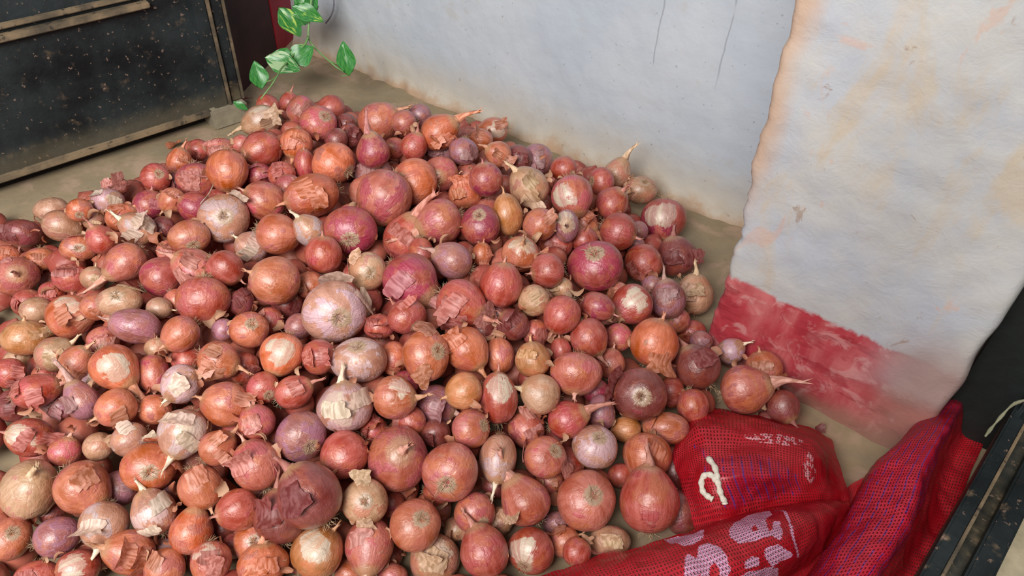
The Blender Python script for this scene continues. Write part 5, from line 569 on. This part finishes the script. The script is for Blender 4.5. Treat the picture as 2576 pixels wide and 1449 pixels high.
# ---------------- onion skins ----------------
def onion_mat():
    s = N('onion_skin'); p = s.obj(); inf = s.n('ShaderNodeObjectInfo'); rnd = inf.outputs['Random']
    off = s.vmath('SCALE', (13.1, 7.7, 29.3), sc=rnd); xyz = s.n('ShaderNodeSeparateXYZ'); s.l(p, xyz.inputs[0]); x, y, z = xyz.outputs
    flat = s.n('ShaderNodeCombineXYZ'); s.l(x, flat.inputs[0]); s.l(y, flat.inputs[1])
    ring = s.vmath('NORMALIZE', flat.outputs[0])
    zz = s.n('ShaderNodeCombineXYZ'); s.l(s.math('MULTIPLY', z, .10), zz.inputs[2])
    mer = s.vmath('ADD', s.vmath('ADD', ring, zz.outputs[0]), off)
    st = s.noise(mer, 17, 3, .6); st2 = s.noise(mer, 3.2, 2, .5)
    po = s.vmath('ADD', p, off); big = s.noise(po, 1.1, 2, .5, .3); med = s.noise(po, 3.4, 4, .6, .8); fine = s.noise(po, 16, 3, .6)
    outer, inner = s.attr('skin', 'OBJECT').outputs['Color'], s.attr('inner', 'OBJECT').outputs['Color']
    amt = s.attr('bare', 'OBJECT').outputs['Fac']; patch = s.attr('patch', 'OBJECT').outputs['Vector']; pamt = s.attr('patchamt', 'OBJECT').outputs['Fac']
    dk = s.mix(1, outer, outer); darker = s.n('ShaderNodeHueSaturation'); s.l(outer, darker.inputs['Color']); darker.inputs['Value'].default_value = .74; darker.inputs['Saturation'].default_value = 1.08
    lighter = s.n('ShaderNodeHueSaturation'); s.l(outer, lighter.inputs['Color']); lighter.inputs['Value'].default_value = 1.22; lighter.inputs['Saturation'].default_value = .90
    co = s.mix(s.step(s.mix(.35, big, st2), .32, .62), darker.outputs[0], lighter.outputs[0]); co = s.mix(s.math('MULTIPLY', s.step(st, .38, .50, 1, 0), .38), co, darker.outputs[0])
    dark_in = s.n('ShaderNodeHueSaturation'); s.l(inner, dark_in.inputs['Color']); dark_in.inputs['Value'].default_value = .66; dark_in.inputs['Saturation'].default_value = 1.2
    ci = s.mix(s.math('MULTIPLY', s.step(st, .34, .56, 1, 0), .65), inner, dark_in.outputs[0])
    tear = s.math('ADD', s.math('MULTIPLY', s.math('SUBTRACT', big, .5), 2.2), s.math('MULTIPLY', s.math('SUBTRACT', s.mix(.5, med, st), .5), .7))
    mk = s.step(tear, s.math('SUBTRACT', .34, amt), s.math('SUBTRACT', .42, amt))
    col = s.mix(mk, co, ci)
    warm = s.step(s.noise(s.vmath('ADD', po, (5.3, 1.7, 9.1)), 1.3, 3, .6, .5), .50, .64); wc = s.attr('warm', 'OBJECT').outputs['Color']
    col = s.mix(s.math('MULTIPLY', warm, .6), col, wc)
    # bared flesh patch
    dt = s.vmath('DOT_PRODUCT', s.vmath('NORMALIZE', p), patch)
    dt = s.math('ADD', dt, s.math('ADD', s.math('MULTIPLY', s.math('SUBTRACT', big, .5), .9), s.math('MULTIPLY', s.math('SUBTRACT', s.mix(.5, med, st), .5), .5)))
    pm = s.math('MULTIPLY', s.step(dt, .76, .83), pamt)
    col = s.mix(pm, col, s.mix(s.step(st2, .4, .6), s.mix(.45, srgb(212, 186, 164), inner), srgb(216, 192, 170)))
    # dry straw tops and dusty root ends, dust blotches
    az = s.math('ADD', s.math('ABSOLUTE', z), s.math('MULTIPLY', s.math('SUBTRACT', st, .5), .35))
    col = s.mix(s.step(az, .93, 1.14, 0, .7), col, srgb(186, 142, 104))
    rt = s.step(s.math('ADD', z, s.math('MULTIPLY', s.math('SUBTRACT', fine, .5), .12)), -.925, -.955); col = s.mix(rt, col, srgb(182, 150, 124))
    dust = s.step(s.noise(po, 2.3, 5, .7), .58, .74); col = s.mix(s.math('MULTIPLY', dust, s.attr('dust', 'OBJECT').outputs['Fac']), col, srgb(186, 150, 126))
    blot = s.step(s.noise(po, 5, 3, .6), .70, .76); col = s.mix(s.math('MULTIPLY', blot, .45), col, srgb(96, 62, 60))
    nb = s.bump(st, .10, .02); nb = s.bump(med, .18, .06, nb); nb = s.bump(mk, .25, .012, nb)
    ro = s.step(s.math('ADD', med, s.math('MULTIPLY', dust, .3)), .3, .8, .30, .52)
    hs = s.n('ShaderNodeHueSaturation'); s.l(col, hs.inputs['Color']); hs.inputs['Saturation'].default_value = .99; hs.inputs['Value'].default_value = .84; hs.inputs['Hue'].default_value = .503
    s.fin(hs.outputs[0], ro, nb); s.b.inputs['Specular IOR Level'].default_value = .6
    s.b.inputs['Coat Weight'].default_value = .65; s.b.inputs['Coat Roughness'].default_value = .34
    return s.m
def dry_mat(name, rough=.6, trans=.25):
    s = N(name); p = s.obj(); c = s.attr('skin', 'OBJECT').outputs['Color']; n1 = s.noise(s.scl(p, (1, 1, .25)), 7, 3, .5, .4)
    dk = s.n('ShaderNodeHueSaturation'); s.l(c, dk.inputs['Color']); dk.inputs['Value'].default_value = .8
    lt = s.n('ShaderNodeHueSaturation'); s.l(c, lt.inputs['Color']); lt.inputs['Value'].default_value = 1.3; lt.inputs['Saturation'].default_value = .8
    col = s.mix(s.step(n1, .35, .65), dk.outputs[0], lt.outputs[0]); s.fin(col, rough, s.bump(n1, .25, .0015))
    if trans:
        tr = s.n('ShaderNodeBsdfTranslucent'); s.l(col, tr.inputs[0]); mx = s.n('ShaderNodeMixShader'); mx.inputs[0].default_value = trans
        s.l(s.b.outputs[0], mx.inputs[1]); s.l(tr.outputs[0], mx.inputs[2]); s.l(mx.outputs[0], s.out.inputs[0])
    return s.m
MON, MNECK, MPEEL = onion_mat(), dry_mat('dry_neck', .7, 0), dry_mat('papery_peel', .45, .3)
MROOT = plain('wiry_roots', srgb(200, 168, 134), .9, .3, 40)

STR = {.05: .05, .11: .10, .16: .20, .22: .34}; SHR = {.05: 0, .11: .08, .16: .16, .22: .24}
def bulb(seed, neckw, nphi=44, nz_=30):
    rn = random.Random(seed); h = [(m, rn.uniform(0, 6.28), rn.uniform(.0, .035)/m**.5) for m in (1, 2, 2, 3, 5)]; lean = (rn.uniform(-.06, .06), rn.uniform(-.06, .06))
    fl = rn.uniform(.42, .5); V = []; prof = [(-.90, .001), (-.915, .09), (-.945, .14), (-.955, .19)]
    m = nz_
    for i in range(1, m):
        t = math.pi*(i/m); z = -math.cos(t)*.98; r = math.sin(t)**(.88)
        if z < -.9 and r < .22: continue
        if z > .35:
            k = (z-.35)/.63; k = k*k*(3-2*k)
            r = max(r*(1-SHR[neckw]*k), neckw*(1+1.2*(1-k)))
            z += k*STR[neckw]
        prof.append((z, r))
    prof.append((prof[-1][0]+.05, neckw*.8)); prof.append((prof[-1][0]+.01, .001))
    for z, r in prof:
        for j in range(nphi):
            a = 2*math.pi*j/nphi; q = 1+sum(A*math.sin(mm*a+ph+z*.9) for mm, ph, A in h)*min(1, r*1.6)
            V.append((r*q*math.cos(a)+lean[0]*z*z, r*q*math.sin(a)+lean[1]*z*z, z*(1+.03*math.sin(a+h[0][1])*r)))
    n = len(prof); F = [(i*nphi+j, i*nphi+(j+1) % nphi, (i+1)*nphi+(j+1) % nphi, (i+1)*nphi+j) for i in range(n-1) for j in range(nphi)]
    return mesh('bulb', V, F, MON)
NW = {0: .05, 1: .11, 2: .16, 3: .22}
BULBS = {k: [bulb(10*k+i, NW[k]) for i in range(5)] for k in NW}
def neck(seed, kind):
    rn = random.Random(seed); L = {1: .32, 2: .62, 3: 1.25}[kind]; r0 = NW[kind]*1.12; bend = Vector((rn.uniform(-.5, .5), rn.uniform(-.5, .5), 0))*(.55 if kind > 1 else .2)
    z0 = 1.0+STR[NW[kind]]; n = 9; k = 10; V = []; F = []; tw = rn.uniform(-1.5, 1.5)
    for i in range(n):
        t = i/(n-1); c = Vector((bend.x*t*t*L, bend.y*t*t*L, z0-.08+t*L)); r = r0*(1-.55*math.sin(min(1, t*1.2)*math.pi/2))*(1+.7*max(0, t-.72)); sq = .55+.45*(1-t)
        for j in range(k):
            a = 2*math.pi*j/k; w_ = 1+.16*(-1)**j+rn.uniform(-.08, .08); x, y = math.cos(a)*r*w_, math.sin(a)*r*sq*w_; q = tw*t
            V.append(c+Vector((x*math.cos(q)-y*math.sin(q), x*math.sin(q)+y*math.cos(q), 0)))
    F = [(i*k+j, i*k+(j+1) % k, (i+1)*k+(j+1) % k, (i+1)*k+j) for i in range(n-1) for j in range(k)]
    base = (n-1)*k; c = V[base]
    for s_ in range(6):                                  # frayed strips at the cut end
        j = rn.randrange(k); p = V[base+j]; q = V[base+(j+2) % k]; d = Vector((rn.uniform(-.35, .35), rn.uniform(-.35, .35), rn.uniform(.3, 1)))*(.16+.12*kind)
        b = len(V); V += [p, q, (p+q)/2+d*.6+Vector((.02, .01, 0)), (p+q)/2+d]; F += [(b, b+1, b+2), (b, b+2, b+3)]
    return mesh('neck', V, F, MNECK)
NECKS = {k: [neck(50*k+i, k) for i in range(5)] for k in (1, 2, 3)}
def roots(seed, n=34):
    rn = random.Random(seed); V = []; F = []
    for i in range(n):
        a = rn.uniform(0, 6.28); r = rn.uniform(.0, .16); p = Vector((r*math.cos(a), r*math.sin(a), -.93)); d = Vector((math.cos(a)*rn.uniform(.1, 1), math.sin(a)*rn.uniform(.1, 1), -rn.uniform(.4, 1))).normalized(); L = rn.uniform(.10, .42)
        path = [p]
        for s_ in range(4): d = (d+Vector((rn.uniform(-.5, .5), rn.uniform(-.5, .5), rn.uniform(-.3, .35)))).normalized(); p = p+d*L/4; path.append(p)
        v, f = tube(path, lambda t: .012*(1-.6*t), 3, False); b = len(V); V += v; F += [tuple(x+b for x in q) for q in f]
    return mesh('roots', V, F, MROOT)
ROOTS = [roots(i) for i in range(5)]
def peelmesh(seed, free=False):
    rn = random.Random(seed); n = 15; wphi = rn.uniform(.3, .62); zc = rn.uniform(-.1, .55); hz = rn.uniform(.25, .42); side = rn.choice([0, 1, 2]); V = []
    ph = [rn.uniform(0, 6.28) for _ in range(6)]; curl = rn.uniform(.12, .38)
    for i in range(n):
        for j in range(n):
            u, v = 2*i/(n-1)-1, 2*j/(n-1)-1
            a = math.atan2(v, u); rad = math.hypot(u, v); e = max(abs(u), abs(v)); k = .82+.18*e/max(rad, 1e-6)     # square to blob
            jag = 1+.10*math.sin(2*a+ph[0])+.07*math.sin(5*a+ph[1])+.035*math.sin(11*a+ph[2])
            u2, v2 = u*k*(1+(jag-1)*e), v*k*(1+(jag-1)*e)
            q = max(0, (u2, v2, -v2)[side]+.25); lift = .02+q*q*curl+(.10*e**3 if free else 0)
            az = -math.pi/2+u2*wphi; z = zc+v2*hz; z = max(-.93, min(.97, z)); r = math.sqrt(1-z*z)**.88*1.01+lift+.015*math.sin(4*u2+ph[3])*e+.012*math.sin(3*v2+ph[4])*e
            V.append((r*math.cos(az), r*math.sin(az), z*(1.03+.25*lift)))
    F = [(i*n+j, (i+1)*n+j, (i+1)*n+j+1, i*n+j+1) for i in range(n-1) for j in range(n-1)]
    if free:
        c = sum((Vector(v) for v in V), Vector())/len(V); V = [(Vector(v)-c) for v in V]
        V = [Vector((v.x*1.3, v.z*1.5, -v.y*1.4+.25*math.sin(v.z*5+ph[5])*.6)) for v in V]
    return mesh('peel', V, F, MPEEL)
PEELM = [peelmesh(i) for i in range(12)]; FREE = [peelmesh(100+i, True) for i in range(6)]

SK = {  # outer skin, inner skin, bareness
 'c': ((200, 106, 72), (200, 112, 106), .05), 'o': ((208, 100, 58), (208, 122, 104), .04), 'r': ((184, 74, 62), (194, 88, 90), .12), 'd': ((136, 58, 54), (150, 72, 78), .08),
 'p': ((194, 100, 84), (196, 98, 104), .22), 'm': ((182, 80, 72), (172, 64, 86), .30), 'v': ((172, 104, 102), (178, 118, 132), .34), 't': ((194, 144, 112), (198, 130, 112), .12),
 'w': ((196, 136, 114), (206, 170, 172), .34), 'g': ((200, 126, 76), (206, 144, 98), .0)}
DRY = {'c': (188, 128, 88), 'o': (196, 118, 76), 'r': (176, 104, 84), 'd': (150, 82, 68), 'p': (196, 130, 108), 'm': (176, 100, 94), 'v': (176, 130, 116), 't': (200, 164, 124), 'w': (214, 190, 160), 'g': (200, 140, 84)}
PLC = {'c': (190, 112, 76), 'o': (200, 108, 66), 'r': (182, 88, 74), 'd': (128, 50, 46), 'p': (196, 118, 104), 'm': (180, 90, 96), 'v': (168, 112, 112), 't': (206, 164, 126), 'w': (214, 186, 164), 'g': (204, 140, 86)}
rnd = random.Random(11)
WARM = {'c': (192, 96, 86), 'o': (190, 84, 74), 'r': (196, 104, 64), 'd': (156, 72, 50), 'p': (204, 116, 70), 'm': (186, 96, 70), 'v': (184, 110, 88), 't': (196, 126, 92), 'w': (200, 136, 96), 'g': (204, 112, 72)}
def jit(c, a=.09):
    k = 1+rnd.uniform(-a, a)*.9; return [max(0, min(1, x*k*(1+rnd.uniform(-a, a)*.5))) for x in srgb(*c)[:3]]
def rare(seed=[0]): seed[0] += 1; return seed[0]
for i, (x, y, z, r, sx, sy, sz, qw, qx, qy, qz, c, nk, pk, hid, mode, wd, label) in enumerate(ONIONS):
    o = link('onion', BULBS[nk][rnd.randrange(5)], loc=(x, y, z)); o.rotation_mode = 'QUATERNION'; o.rotation_quaternion = (qw, qx, qy, qz)
    o.scale = (r*sx, r*sy, r*sz)
    out, inn, bare = SK[c]; o['skin'] = jit(out); o['inner'] = jit(inn, .14); o['bare'] = bare+rnd.uniform(-.10, .22); o['dust'] = rnd.uniform(.05, .6); o['warm'] = jit(WARM[c], .12)
    o['patch'] = [float(v) for v in wd] if wd else [0., 0., 0.]; o['patchamt'] = 1.0 if wd else 0.0
    tag(o, label, 'onion', 'onions heaped on the floor')
    if nk:
        q = link('neck', NECKS[nk][rnd.randrange(5)], o); q['skin'] = jit(DRY[c])
        q.rotation_euler = (0, 0, rnd.uniform(0, 6.28) if mode else rnd.uniform(-.4, .4))
    if not hid or rnd.random() < .3:
        q = link('roots', ROOTS[rnd.randrange(5)], o); q.rotation_euler = (0, 0, rnd.uniform(0, 6.28)); k = rnd.uniform(.5, 1.0); q.scale = (1.1, 1.1, 1)
        q.scale = (k+.3, k+.3, 1)
    for t in range((2 if pk else 0)+(1 if rnd.random() < (.22 if not hid else .35) else 0)):
        q = link('peel', PEELM[rnd.randrange(12)], o); q['skin'] = jit(PLC[c], .12)
        q.rotation_euler = (0, 0, rnd.uniform(-.9, .9) if mode == 0 else rnd.uniform(0, 6.28)); q.scale = (1.01, 1.01, (1 if rnd.random() < .6 else -1))
# onions buried under the top layer
V = []; F = []; nphi, nn = 14, 9
for x, y, z, r in FILL:
    q = Quaternion((rnd.gauss(0, 1), rnd.gauss(0, 1), rnd.gauss(0, 1), rnd.gauss(0, 1))).normalized(); b = len(V)
    for i in range(nn):
        t = math.pi*i/(nn-1)
        for j in range(nphi):
            a = 2*math.pi*j/nphi; rr = math.sin(t)**.9; V.append(Vector((x, y, z))+q @ Vector((rr*math.cos(a), rr*math.sin(a), -math.cos(t)*1.05+(.25 if i == nn-1 else 0)))*r)
    F += [(b+i*nphi+j, b+i*nphi+(j+1) % nphi, b+(i+1)*nphi+(j+1) % nphi, b+(i+1)*nphi+j) for i in range(nn-1) for j in range(nphi)]
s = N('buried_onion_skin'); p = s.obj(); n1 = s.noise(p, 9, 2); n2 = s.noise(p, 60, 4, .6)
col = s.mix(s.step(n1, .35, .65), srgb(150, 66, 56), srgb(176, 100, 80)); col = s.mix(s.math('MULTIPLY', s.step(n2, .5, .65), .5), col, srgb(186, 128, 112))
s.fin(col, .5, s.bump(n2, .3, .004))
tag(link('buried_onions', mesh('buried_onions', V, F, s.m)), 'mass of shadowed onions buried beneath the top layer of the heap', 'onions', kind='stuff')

# papery scraps and root wisps caught between the onions
V = []; F = []; pts = [(Vector(o_[:3]), o_[3]) for o_ in ONIONS]
for k in range(420):
    a, ra = pts[rnd.randrange(len(pts))]; near = sorted(pts, key=lambda q: (q[0]-a).length)[1:5]; b_, rb = near[rnd.randrange(4)]
    c = a+(b_-a)*(ra/(ra+rb)); n_ = Vector((0, -.45, .9)).normalized(); side = (b_-a).cross(n_).normalized()
    c = c+n_*min(ra, rb)*rnd.uniform(.25, .6)+side*rnd.uniform(-.5, .5)*ra; sz = rnd.uniform(.004, .011); q = Quaternion((rnd.gauss(0, 1), rnd.gauss(0, 1), rnd.gauss(0, 1), rnd.gauss(0, 1))).normalized(); b = len(V); m_ = 5; cv = rnd.uniform(.5, 1.6); el = rnd.uniform(.4, 1)
    for i in range(m_):
        for j in range(m_):
            u, v = i/(m_-1)*2-1, j/(m_-1)*2-1; V.append(c+q @ Vector((u*(1+rnd.uniform(-.2, .2)), v*el*(1-.4*u*u)*(1+rnd.uniform(-.2, .2)), cv*u*u*.5-.4*v*v))*sz)
    F += [(b+i*m_+j, b+(i+1)*m_+j, b+(i+1)*m_+j+1, b+i*m_+j+1) for i in range(m_-1) for j in range(m_-1)]
s = N('skin_scraps'); p = s.obj(); n1 = s.noise(p, 14, 2); col = s.mix(s.step(n1, .35, .65), srgb(176, 100, 74), srgb(208, 168, 136)); s.fin(col, .55)
tr = s.n('ShaderNodeBsdfTranslucent'); s.l(col, tr.inputs[0]); mx = s.n('ShaderNodeMixShader'); mx.inputs[0].default_value = .3; s.l(s.b.outputs[0], mx.inputs[1]); s.l(tr.outputs[0], mx.inputs[2]); s.l(mx.outputs[0], s.out.inputs[0])
tag(link('skin_scraps', mesh('skin_scraps', V, F, s.m)), 'tiny papery skin scraps caught in the gaps all over the heap', 'onion skin', kind='stuff')

# loose peels and dry scraps
for i, (x, y, z, sz, c, label) in enumerate(PEELS):
    o = link('onion_peel', FREE[i % 6], loc=(x, y, z)); o.scale = (sz*.75, sz*.75, sz*.75); o.rotation_euler = (rnd.uniform(-.9, .9), rnd.uniform(-.9, .9), rnd.uniform(0, 6.28)); o['skin'] = jit(PLC[c])
    tag(o, label, 'onion peel', 'loose onion peels on the heap')

# ---------------- red mesh sack ----------------
def pip(P, x, y):
    r = False
    for i in range(len(P)):
        x1, y1 = P[i]; x2, y2 = P[i-1]
        if (y1 > y) != (y2 > y) and x < (x2-x1)*(y-y1)/(y2-y1)+x1: r = not r
    return r
def dseg(P, x, y):
    b = 9
    for (x1, y1), (x2, y2) in zip(P, P[1:]):
        dx, dy = x2-x1, y2-y1; t = max(0, min(1, ((x-x1)*dx+(y-y1)*dy)/(dx*dx+dy*dy+1e-9))); b = min(b, math.hypot(x1+dx*t-x, (y1+dy*t-y)))
    return b
def sack_mat():
    s = N('red_net_weave'); uv = s.n('ShaderNodeUVMap').outputs[0]; xyz = s.n('ShaderNodeSeparateXYZ'); s.l(uv, xyz.inputs[0]); u, v = xyz.outputs[0], xyz.outputs[1]
    p = s.obj(); wob = s.math('MULTIPLY', s.math('SUBTRACT', s.noise(p, 60, 2), .5), .9)
    cu = s.math('FRACT', s.math('ADD', s.math('MULTIPLY', u, 1/.0042), wob)); row = s.math('FLOOR', s.math('MULTIPLY', v, 1/.0056))
    cv = s.math('FRACT', s.math('ADD', s.math('MULTIPLY', v, 1/.0056), s.math('MULTIPLY', wob, .5)))
    du = s.math('ABSOLUTE', s.math('SUBTRACT', cu, .5)); dv = s.math('ABSOLUTE', s.math('SUBTRACT', cv, .5))
    hole = s.math('MULTIPLY', s.step(du, .13, .24, 1, 0), s.step(dv, .22, .36, 1, 0))
    n1 = s.noise(p, 25, 3); hole = s.math('MULTIPLY', hole, s.step(n1, .3, .55, .45, 1))
    red = s.mix(s.step(n1, .35, .65), srgb(178, 18, 32), srgb(208, 40, 54))
    red = s.mix(s.math('MULTIPLY', s.step(du, .30, .46), .35), red, srgb(150, 14, 26))
    bl = s.attr('blue').outputs['Fac']; pr = s.attr('print').outputs['Fac']; wh = s.attr('chalk').outputs['Fac']
    band = s.step(s.math('ABSOLUTE', s.math('SUBTRACT', s.math('FRACT', s.math('ADD', s.math('MULTIPLY', u, 1/.0126), s.math('MULTIPLY', wob, .25))), .5)), .06, .11, 1, 0)
    band = s.math('MULTIPLY', band, s.step(s.noise(s.scl(p, (1, 1, 1)), 90, 2), .36, .5))
    red = s.mix(s.math('MULTIPLY', bl, .10), red, srgb(160, 40, 110))
    col = s.mix(s.math('MULTIPLY', bl, s.math('MULTIPLY', band, .85)), red, srgb(84, 62, 150))
    col = s.mix(s.math('MULTIPLY', s.step(wh, .4, .6), s.step(s.noise(p, 150, 2), .48, .56, 0, .8)), col, srgb(236, 170, 178))
    col = s.mix(s.step(pr, .45, .55), col, s.mix(s.step(du, .25, .4), srgb(236, 190, 222), srgb(206, 120, 150)))
    col = s.mix(s.math('MULTIPLY', hole, .85), col, srgb(110, 8, 22))
    h = s.math('SUBTRACT', 1, hole); s.fin(col, .38, s.bump(h, .6, .0012)); s.b.inputs['Specular IOR Level'].default_value = .45
    tb = s.n('ShaderNodeBsdfTransparent'); mx = s.n('ShaderNodeMixShader'); s.l(s.math('MULTIPLY', s.step(hole, .55, .9), .55), mx.inputs[0])
    tl = s.n('ShaderNodeBsdfTranslucent'); s.l(col, tl.inputs[0]); m2 = s.n('ShaderNodeMixShader'); m2.inputs[0].default_value = .22
    s.l(s.b.outputs[0], m2.inputs[1]); s.l(tl.outputs[0], m2.inputs[2]); s.l(m2.outputs[0], mx.inputs[1]); s.l(tb.outputs[0], mx.inputs[2]); s.l(mx.outputs[0], s.out.inputs[0])
    return s.m
MSACK = sack_mat()
sack = link('mesh_sack', None, loc=(-.05, .75, 0)); tag(sack, 'crumpled red net onion sack with pale printed letters and blue threads, lower right', 'sack')
def fold(name, G, nu, nv, mode):
    G = [[Vector(p) for p in row] for row in G]; V = []; UV = []; A = {'blue': [], 'print': [], 'chalk': []}
    rows = [[crom(r_, i/nu) for r_ in G] for i in range(nu+1)]
    P = [[crom(rows[i], j/nv) for i in range(nu+1)] for j in range(nv+1)]
    lu = [0.]; m = nv//2
    for i in range(nu): lu.append(lu[-1]+(P[m][i+1]-P[m][i]).length)
    lv = [0.]; mu = nu//2
    for j in range(nv): lv.append(lv[-1]+(P[j+1][mu]-P[j][mu]).length)
    for j in range(nv+1):
        for i in range(nu+1):
            p = P[j][i]; a = (P[j][min(i+1, nu)]-P[j][max(i-1, 0)]); b = P[min(j+1, nv)][i]-P[max(j-1, 0)][i]; n = a.cross(b); n = n.normalized() if n.length > 1e-9 else Vector((0, 0, 1))
            amp = .0045 if mode != 'D' else .008
            q = p + n*(amp*noise.noise(p*22)+.0022*noise.noise(p*60))
            q.z = max(q.z, .003); V.append(q-Vector((-.05, .75, 0))); UV.append((lu[i], lv[j])); u, v = i/nu, j/nv
            A['print'].append(float(mode == 'B' and ((any(pip(z_, u, v) for z_ in MARKS['PR']) and not any(pip(z_, u, v) for z_ in MARKS['HO'])) or dseg(MARKS['LN'][0], u, v) < .004)))
            A['blue'].append(float(.1 < u < .62) if mode == 'C' else float(mode == 'A' and any(pip(z_, u, v) for z_ in MARKS['BL'])))
            A['chalk'].append(float(mode == 'A' and any(pip(z_, u, v) for z_ in MARKS['WH'])))
    F = [(j*(nu+1)+i, j*(nu+1)+i+1, (j+1)*(nu+1)+i+1, (j+1)*(nu+1)+i) for j in range(nv) for i in range(nu)]
    me = mesh(name, V, F, MSACK); l = me.uv_layers.new(name='UVMap')
    for lp in me.loops: l.data[lp.index].uv = UV[lp.vertex_index]
    for k, a in A.items(): t = me.attributes.new(k, 'FLOAT', 'POINT'); t.data.foreach_set('value', a)
    return link(name, me, sack)
MARKS['LN'] = MARKS['LN']
fold('upper_lobe', GA, 120, 110, 'A'); fold('printed_roll', GB, 230, 110, 'B'); fold('striped_side', GC, 100, 150, 'C'); fold('inner_fold', GD, 50, 60, 'D')
MCORD = plain('white_cotton_cord', srgb(226, 216, 200), .9, .2, 300)
for k, c in enumerate(CORDS):
    v, f = tube([p-Vector((-.05, .75, 0)) for p in smoothpath(c, 26)], lambda t: .0041+.0008*math.sin(t*40), 7); link('drawstring', mesh('drawstring', v, f, MCORD), sack)

# string tied on the gate post
v, f = tube(smoothpath([(.235, 1.04, .24), (.222, 1.03, .20), (.205, 1.03, .175), (.19, 1.03, .15), (.185, 1.02, .13), (.180, 1.0, .12), (.176, .98, .115)], 24), lambda t: .0022+.0008*math.sin(t*30), 6)
cord = link('twine', mesh('twine', v, f, plain('dull_twine', srgb(140, 138, 112), .9)))
tag(cord, 'frayed pale twine tied on the black gate beside the pillar', 'twine')
v, f = tube(smoothpath([(.207, 1.03, .178), (.222, 1.02, .165), (.236, 1.02, .155)], 10), .002, 6); link('loose_end', mesh('loose_end', v, f, plain('twine_end', srgb(140, 138, 112), .9)), cord)

# ---------------- trailing pothos vine ----------------
def leaf_mat():
    s = N('variegated_leaf'); uv = s.n('ShaderNodeUVMap').outputs[0]; p = s.obj(); va = s.attr('variegation', 'OBJECT').outputs['Fac']; rn = s.n('ShaderNodeObjectInfo').outputs['Random']
    xyz = s.n('ShaderNodeSeparateXYZ'); s.l(uv, xyz.inputs[0]); n1 = s.noise(s.vmath('ADD', s.scl(uv, (1.3, 1.0, 1)), s.vmath('SCALE', (9, 5, 3), sc=rn)), 2.2, 3)
    g = s.mix(s.step(s.noise(uv, 6, 3), .35, .65), srgb(38, 110, 52), srgb(72, 140, 62))
    m = s.step(n1, s.math('SUBTRACT', .74, s.math('MULTIPLY', va, .32)), s.math('SUBTRACT', .80, s.math('MULTIPLY', va, .32)))
    g = s.mix(m, g, s.mix(s.step(rn, .4, .6), srgb(168, 196, 84), srgb(150, 176, 132)))
    mid = s.step(s.math('ABSOLUTE', xyz.outputs[0]), .0, .05, 1, 0); g = s.mix(s.math('MULTIPLY', mid, .25), g, srgb(130, 180, 90))
    return s.fin(g, .35, s.bump(mid, .3, .002))
MLEAF, MSTEM = leaf_mat(), plain('green_stem', srgb(118, 158, 92), .5)
vine = link('pothos_vine', None, loc=tuple(STEMS[0][0])); tag(vine, 'trailing green and cream pothos vine hanging in front of the white wall', 'plant')
VO = Vector(STEMS[0][0])
for st in STEMS:
    v, f = tube([p-VO for p in smoothpath(st, 40)], lambda t: .0030-.0014*t, 6); link('stem', mesh('stem', v, f, MSTEM), vine)
for st in PETS:
    v, f = tube([p-VO for p in smoothpath(st, 10)], .0014, 5); link('petiole', mesh('petiole', v, f, MSTEM), vine)
def leafmesh(seed):
    rn = random.Random(seed); V = []; UVs = []; n = 14; m = 8; cup = rn.uniform(.25, .5)
    for i in range(n+1):
        t = i/n; wv = (math.sin(math.pi*min(1, t**.62))**.75)*(1-.25*t)
        for j in range(-m, m+1):
            s_ = j/m; back = -.22*math.sin(abs(s_)*math.pi)*max(0, 1-t*3.2)
            V.append((s_*wv*.5, (t-.5)+back, cup*abs(s_*wv)*.35-.22*(t-.4)**2+.02*math.sin(8*t+3*s_))); UVs.append((s_, t))
    k = 2*m+1; F = [(i*k+j, i*k+j+1, (i+1)*k+j+1, (i+1)*k+j) for i in range(n) for j in range(k-1)]
    me = mesh('leaf', V, F, MLEAF); l = me.uv_layers.new(name='UVMap')
    for lp in me.loops: l.data[lp.index].uv = UVs[lp.vertex_index]
    return me
LM = [leafmesh(i) for i in range(4)]
for i, (x, y, z, L, W_, tx, ty, tz, nx, ny, nzz, va) in enumerate(LEAVES):
    T = Vector((tx, ty, tz)).normalized(); Nn = Vector((nx, ny, nzz)).normalized(); X = T.cross(Nn).normalized()
    o = link('leaf', LM[i % 4], vine); o['variegation'] = va
    MM = Matrix((X, T, Nn)).transposed().to_4x4() @ Matrix.Diagonal((W_*1.25, L, L, 1)); MM.translation = Vector((x, y, z))-VO; o.matrix_local = MM
v, f = tube(smoothpath(WIRE, 24), .0022, 6); tag(link('wire', mesh('wire', v, f, plain('grey_wire', srgb(140, 140, 150), .6))), 'thin grey wire hanging on the white wall beside the vine leaves', 'wire')
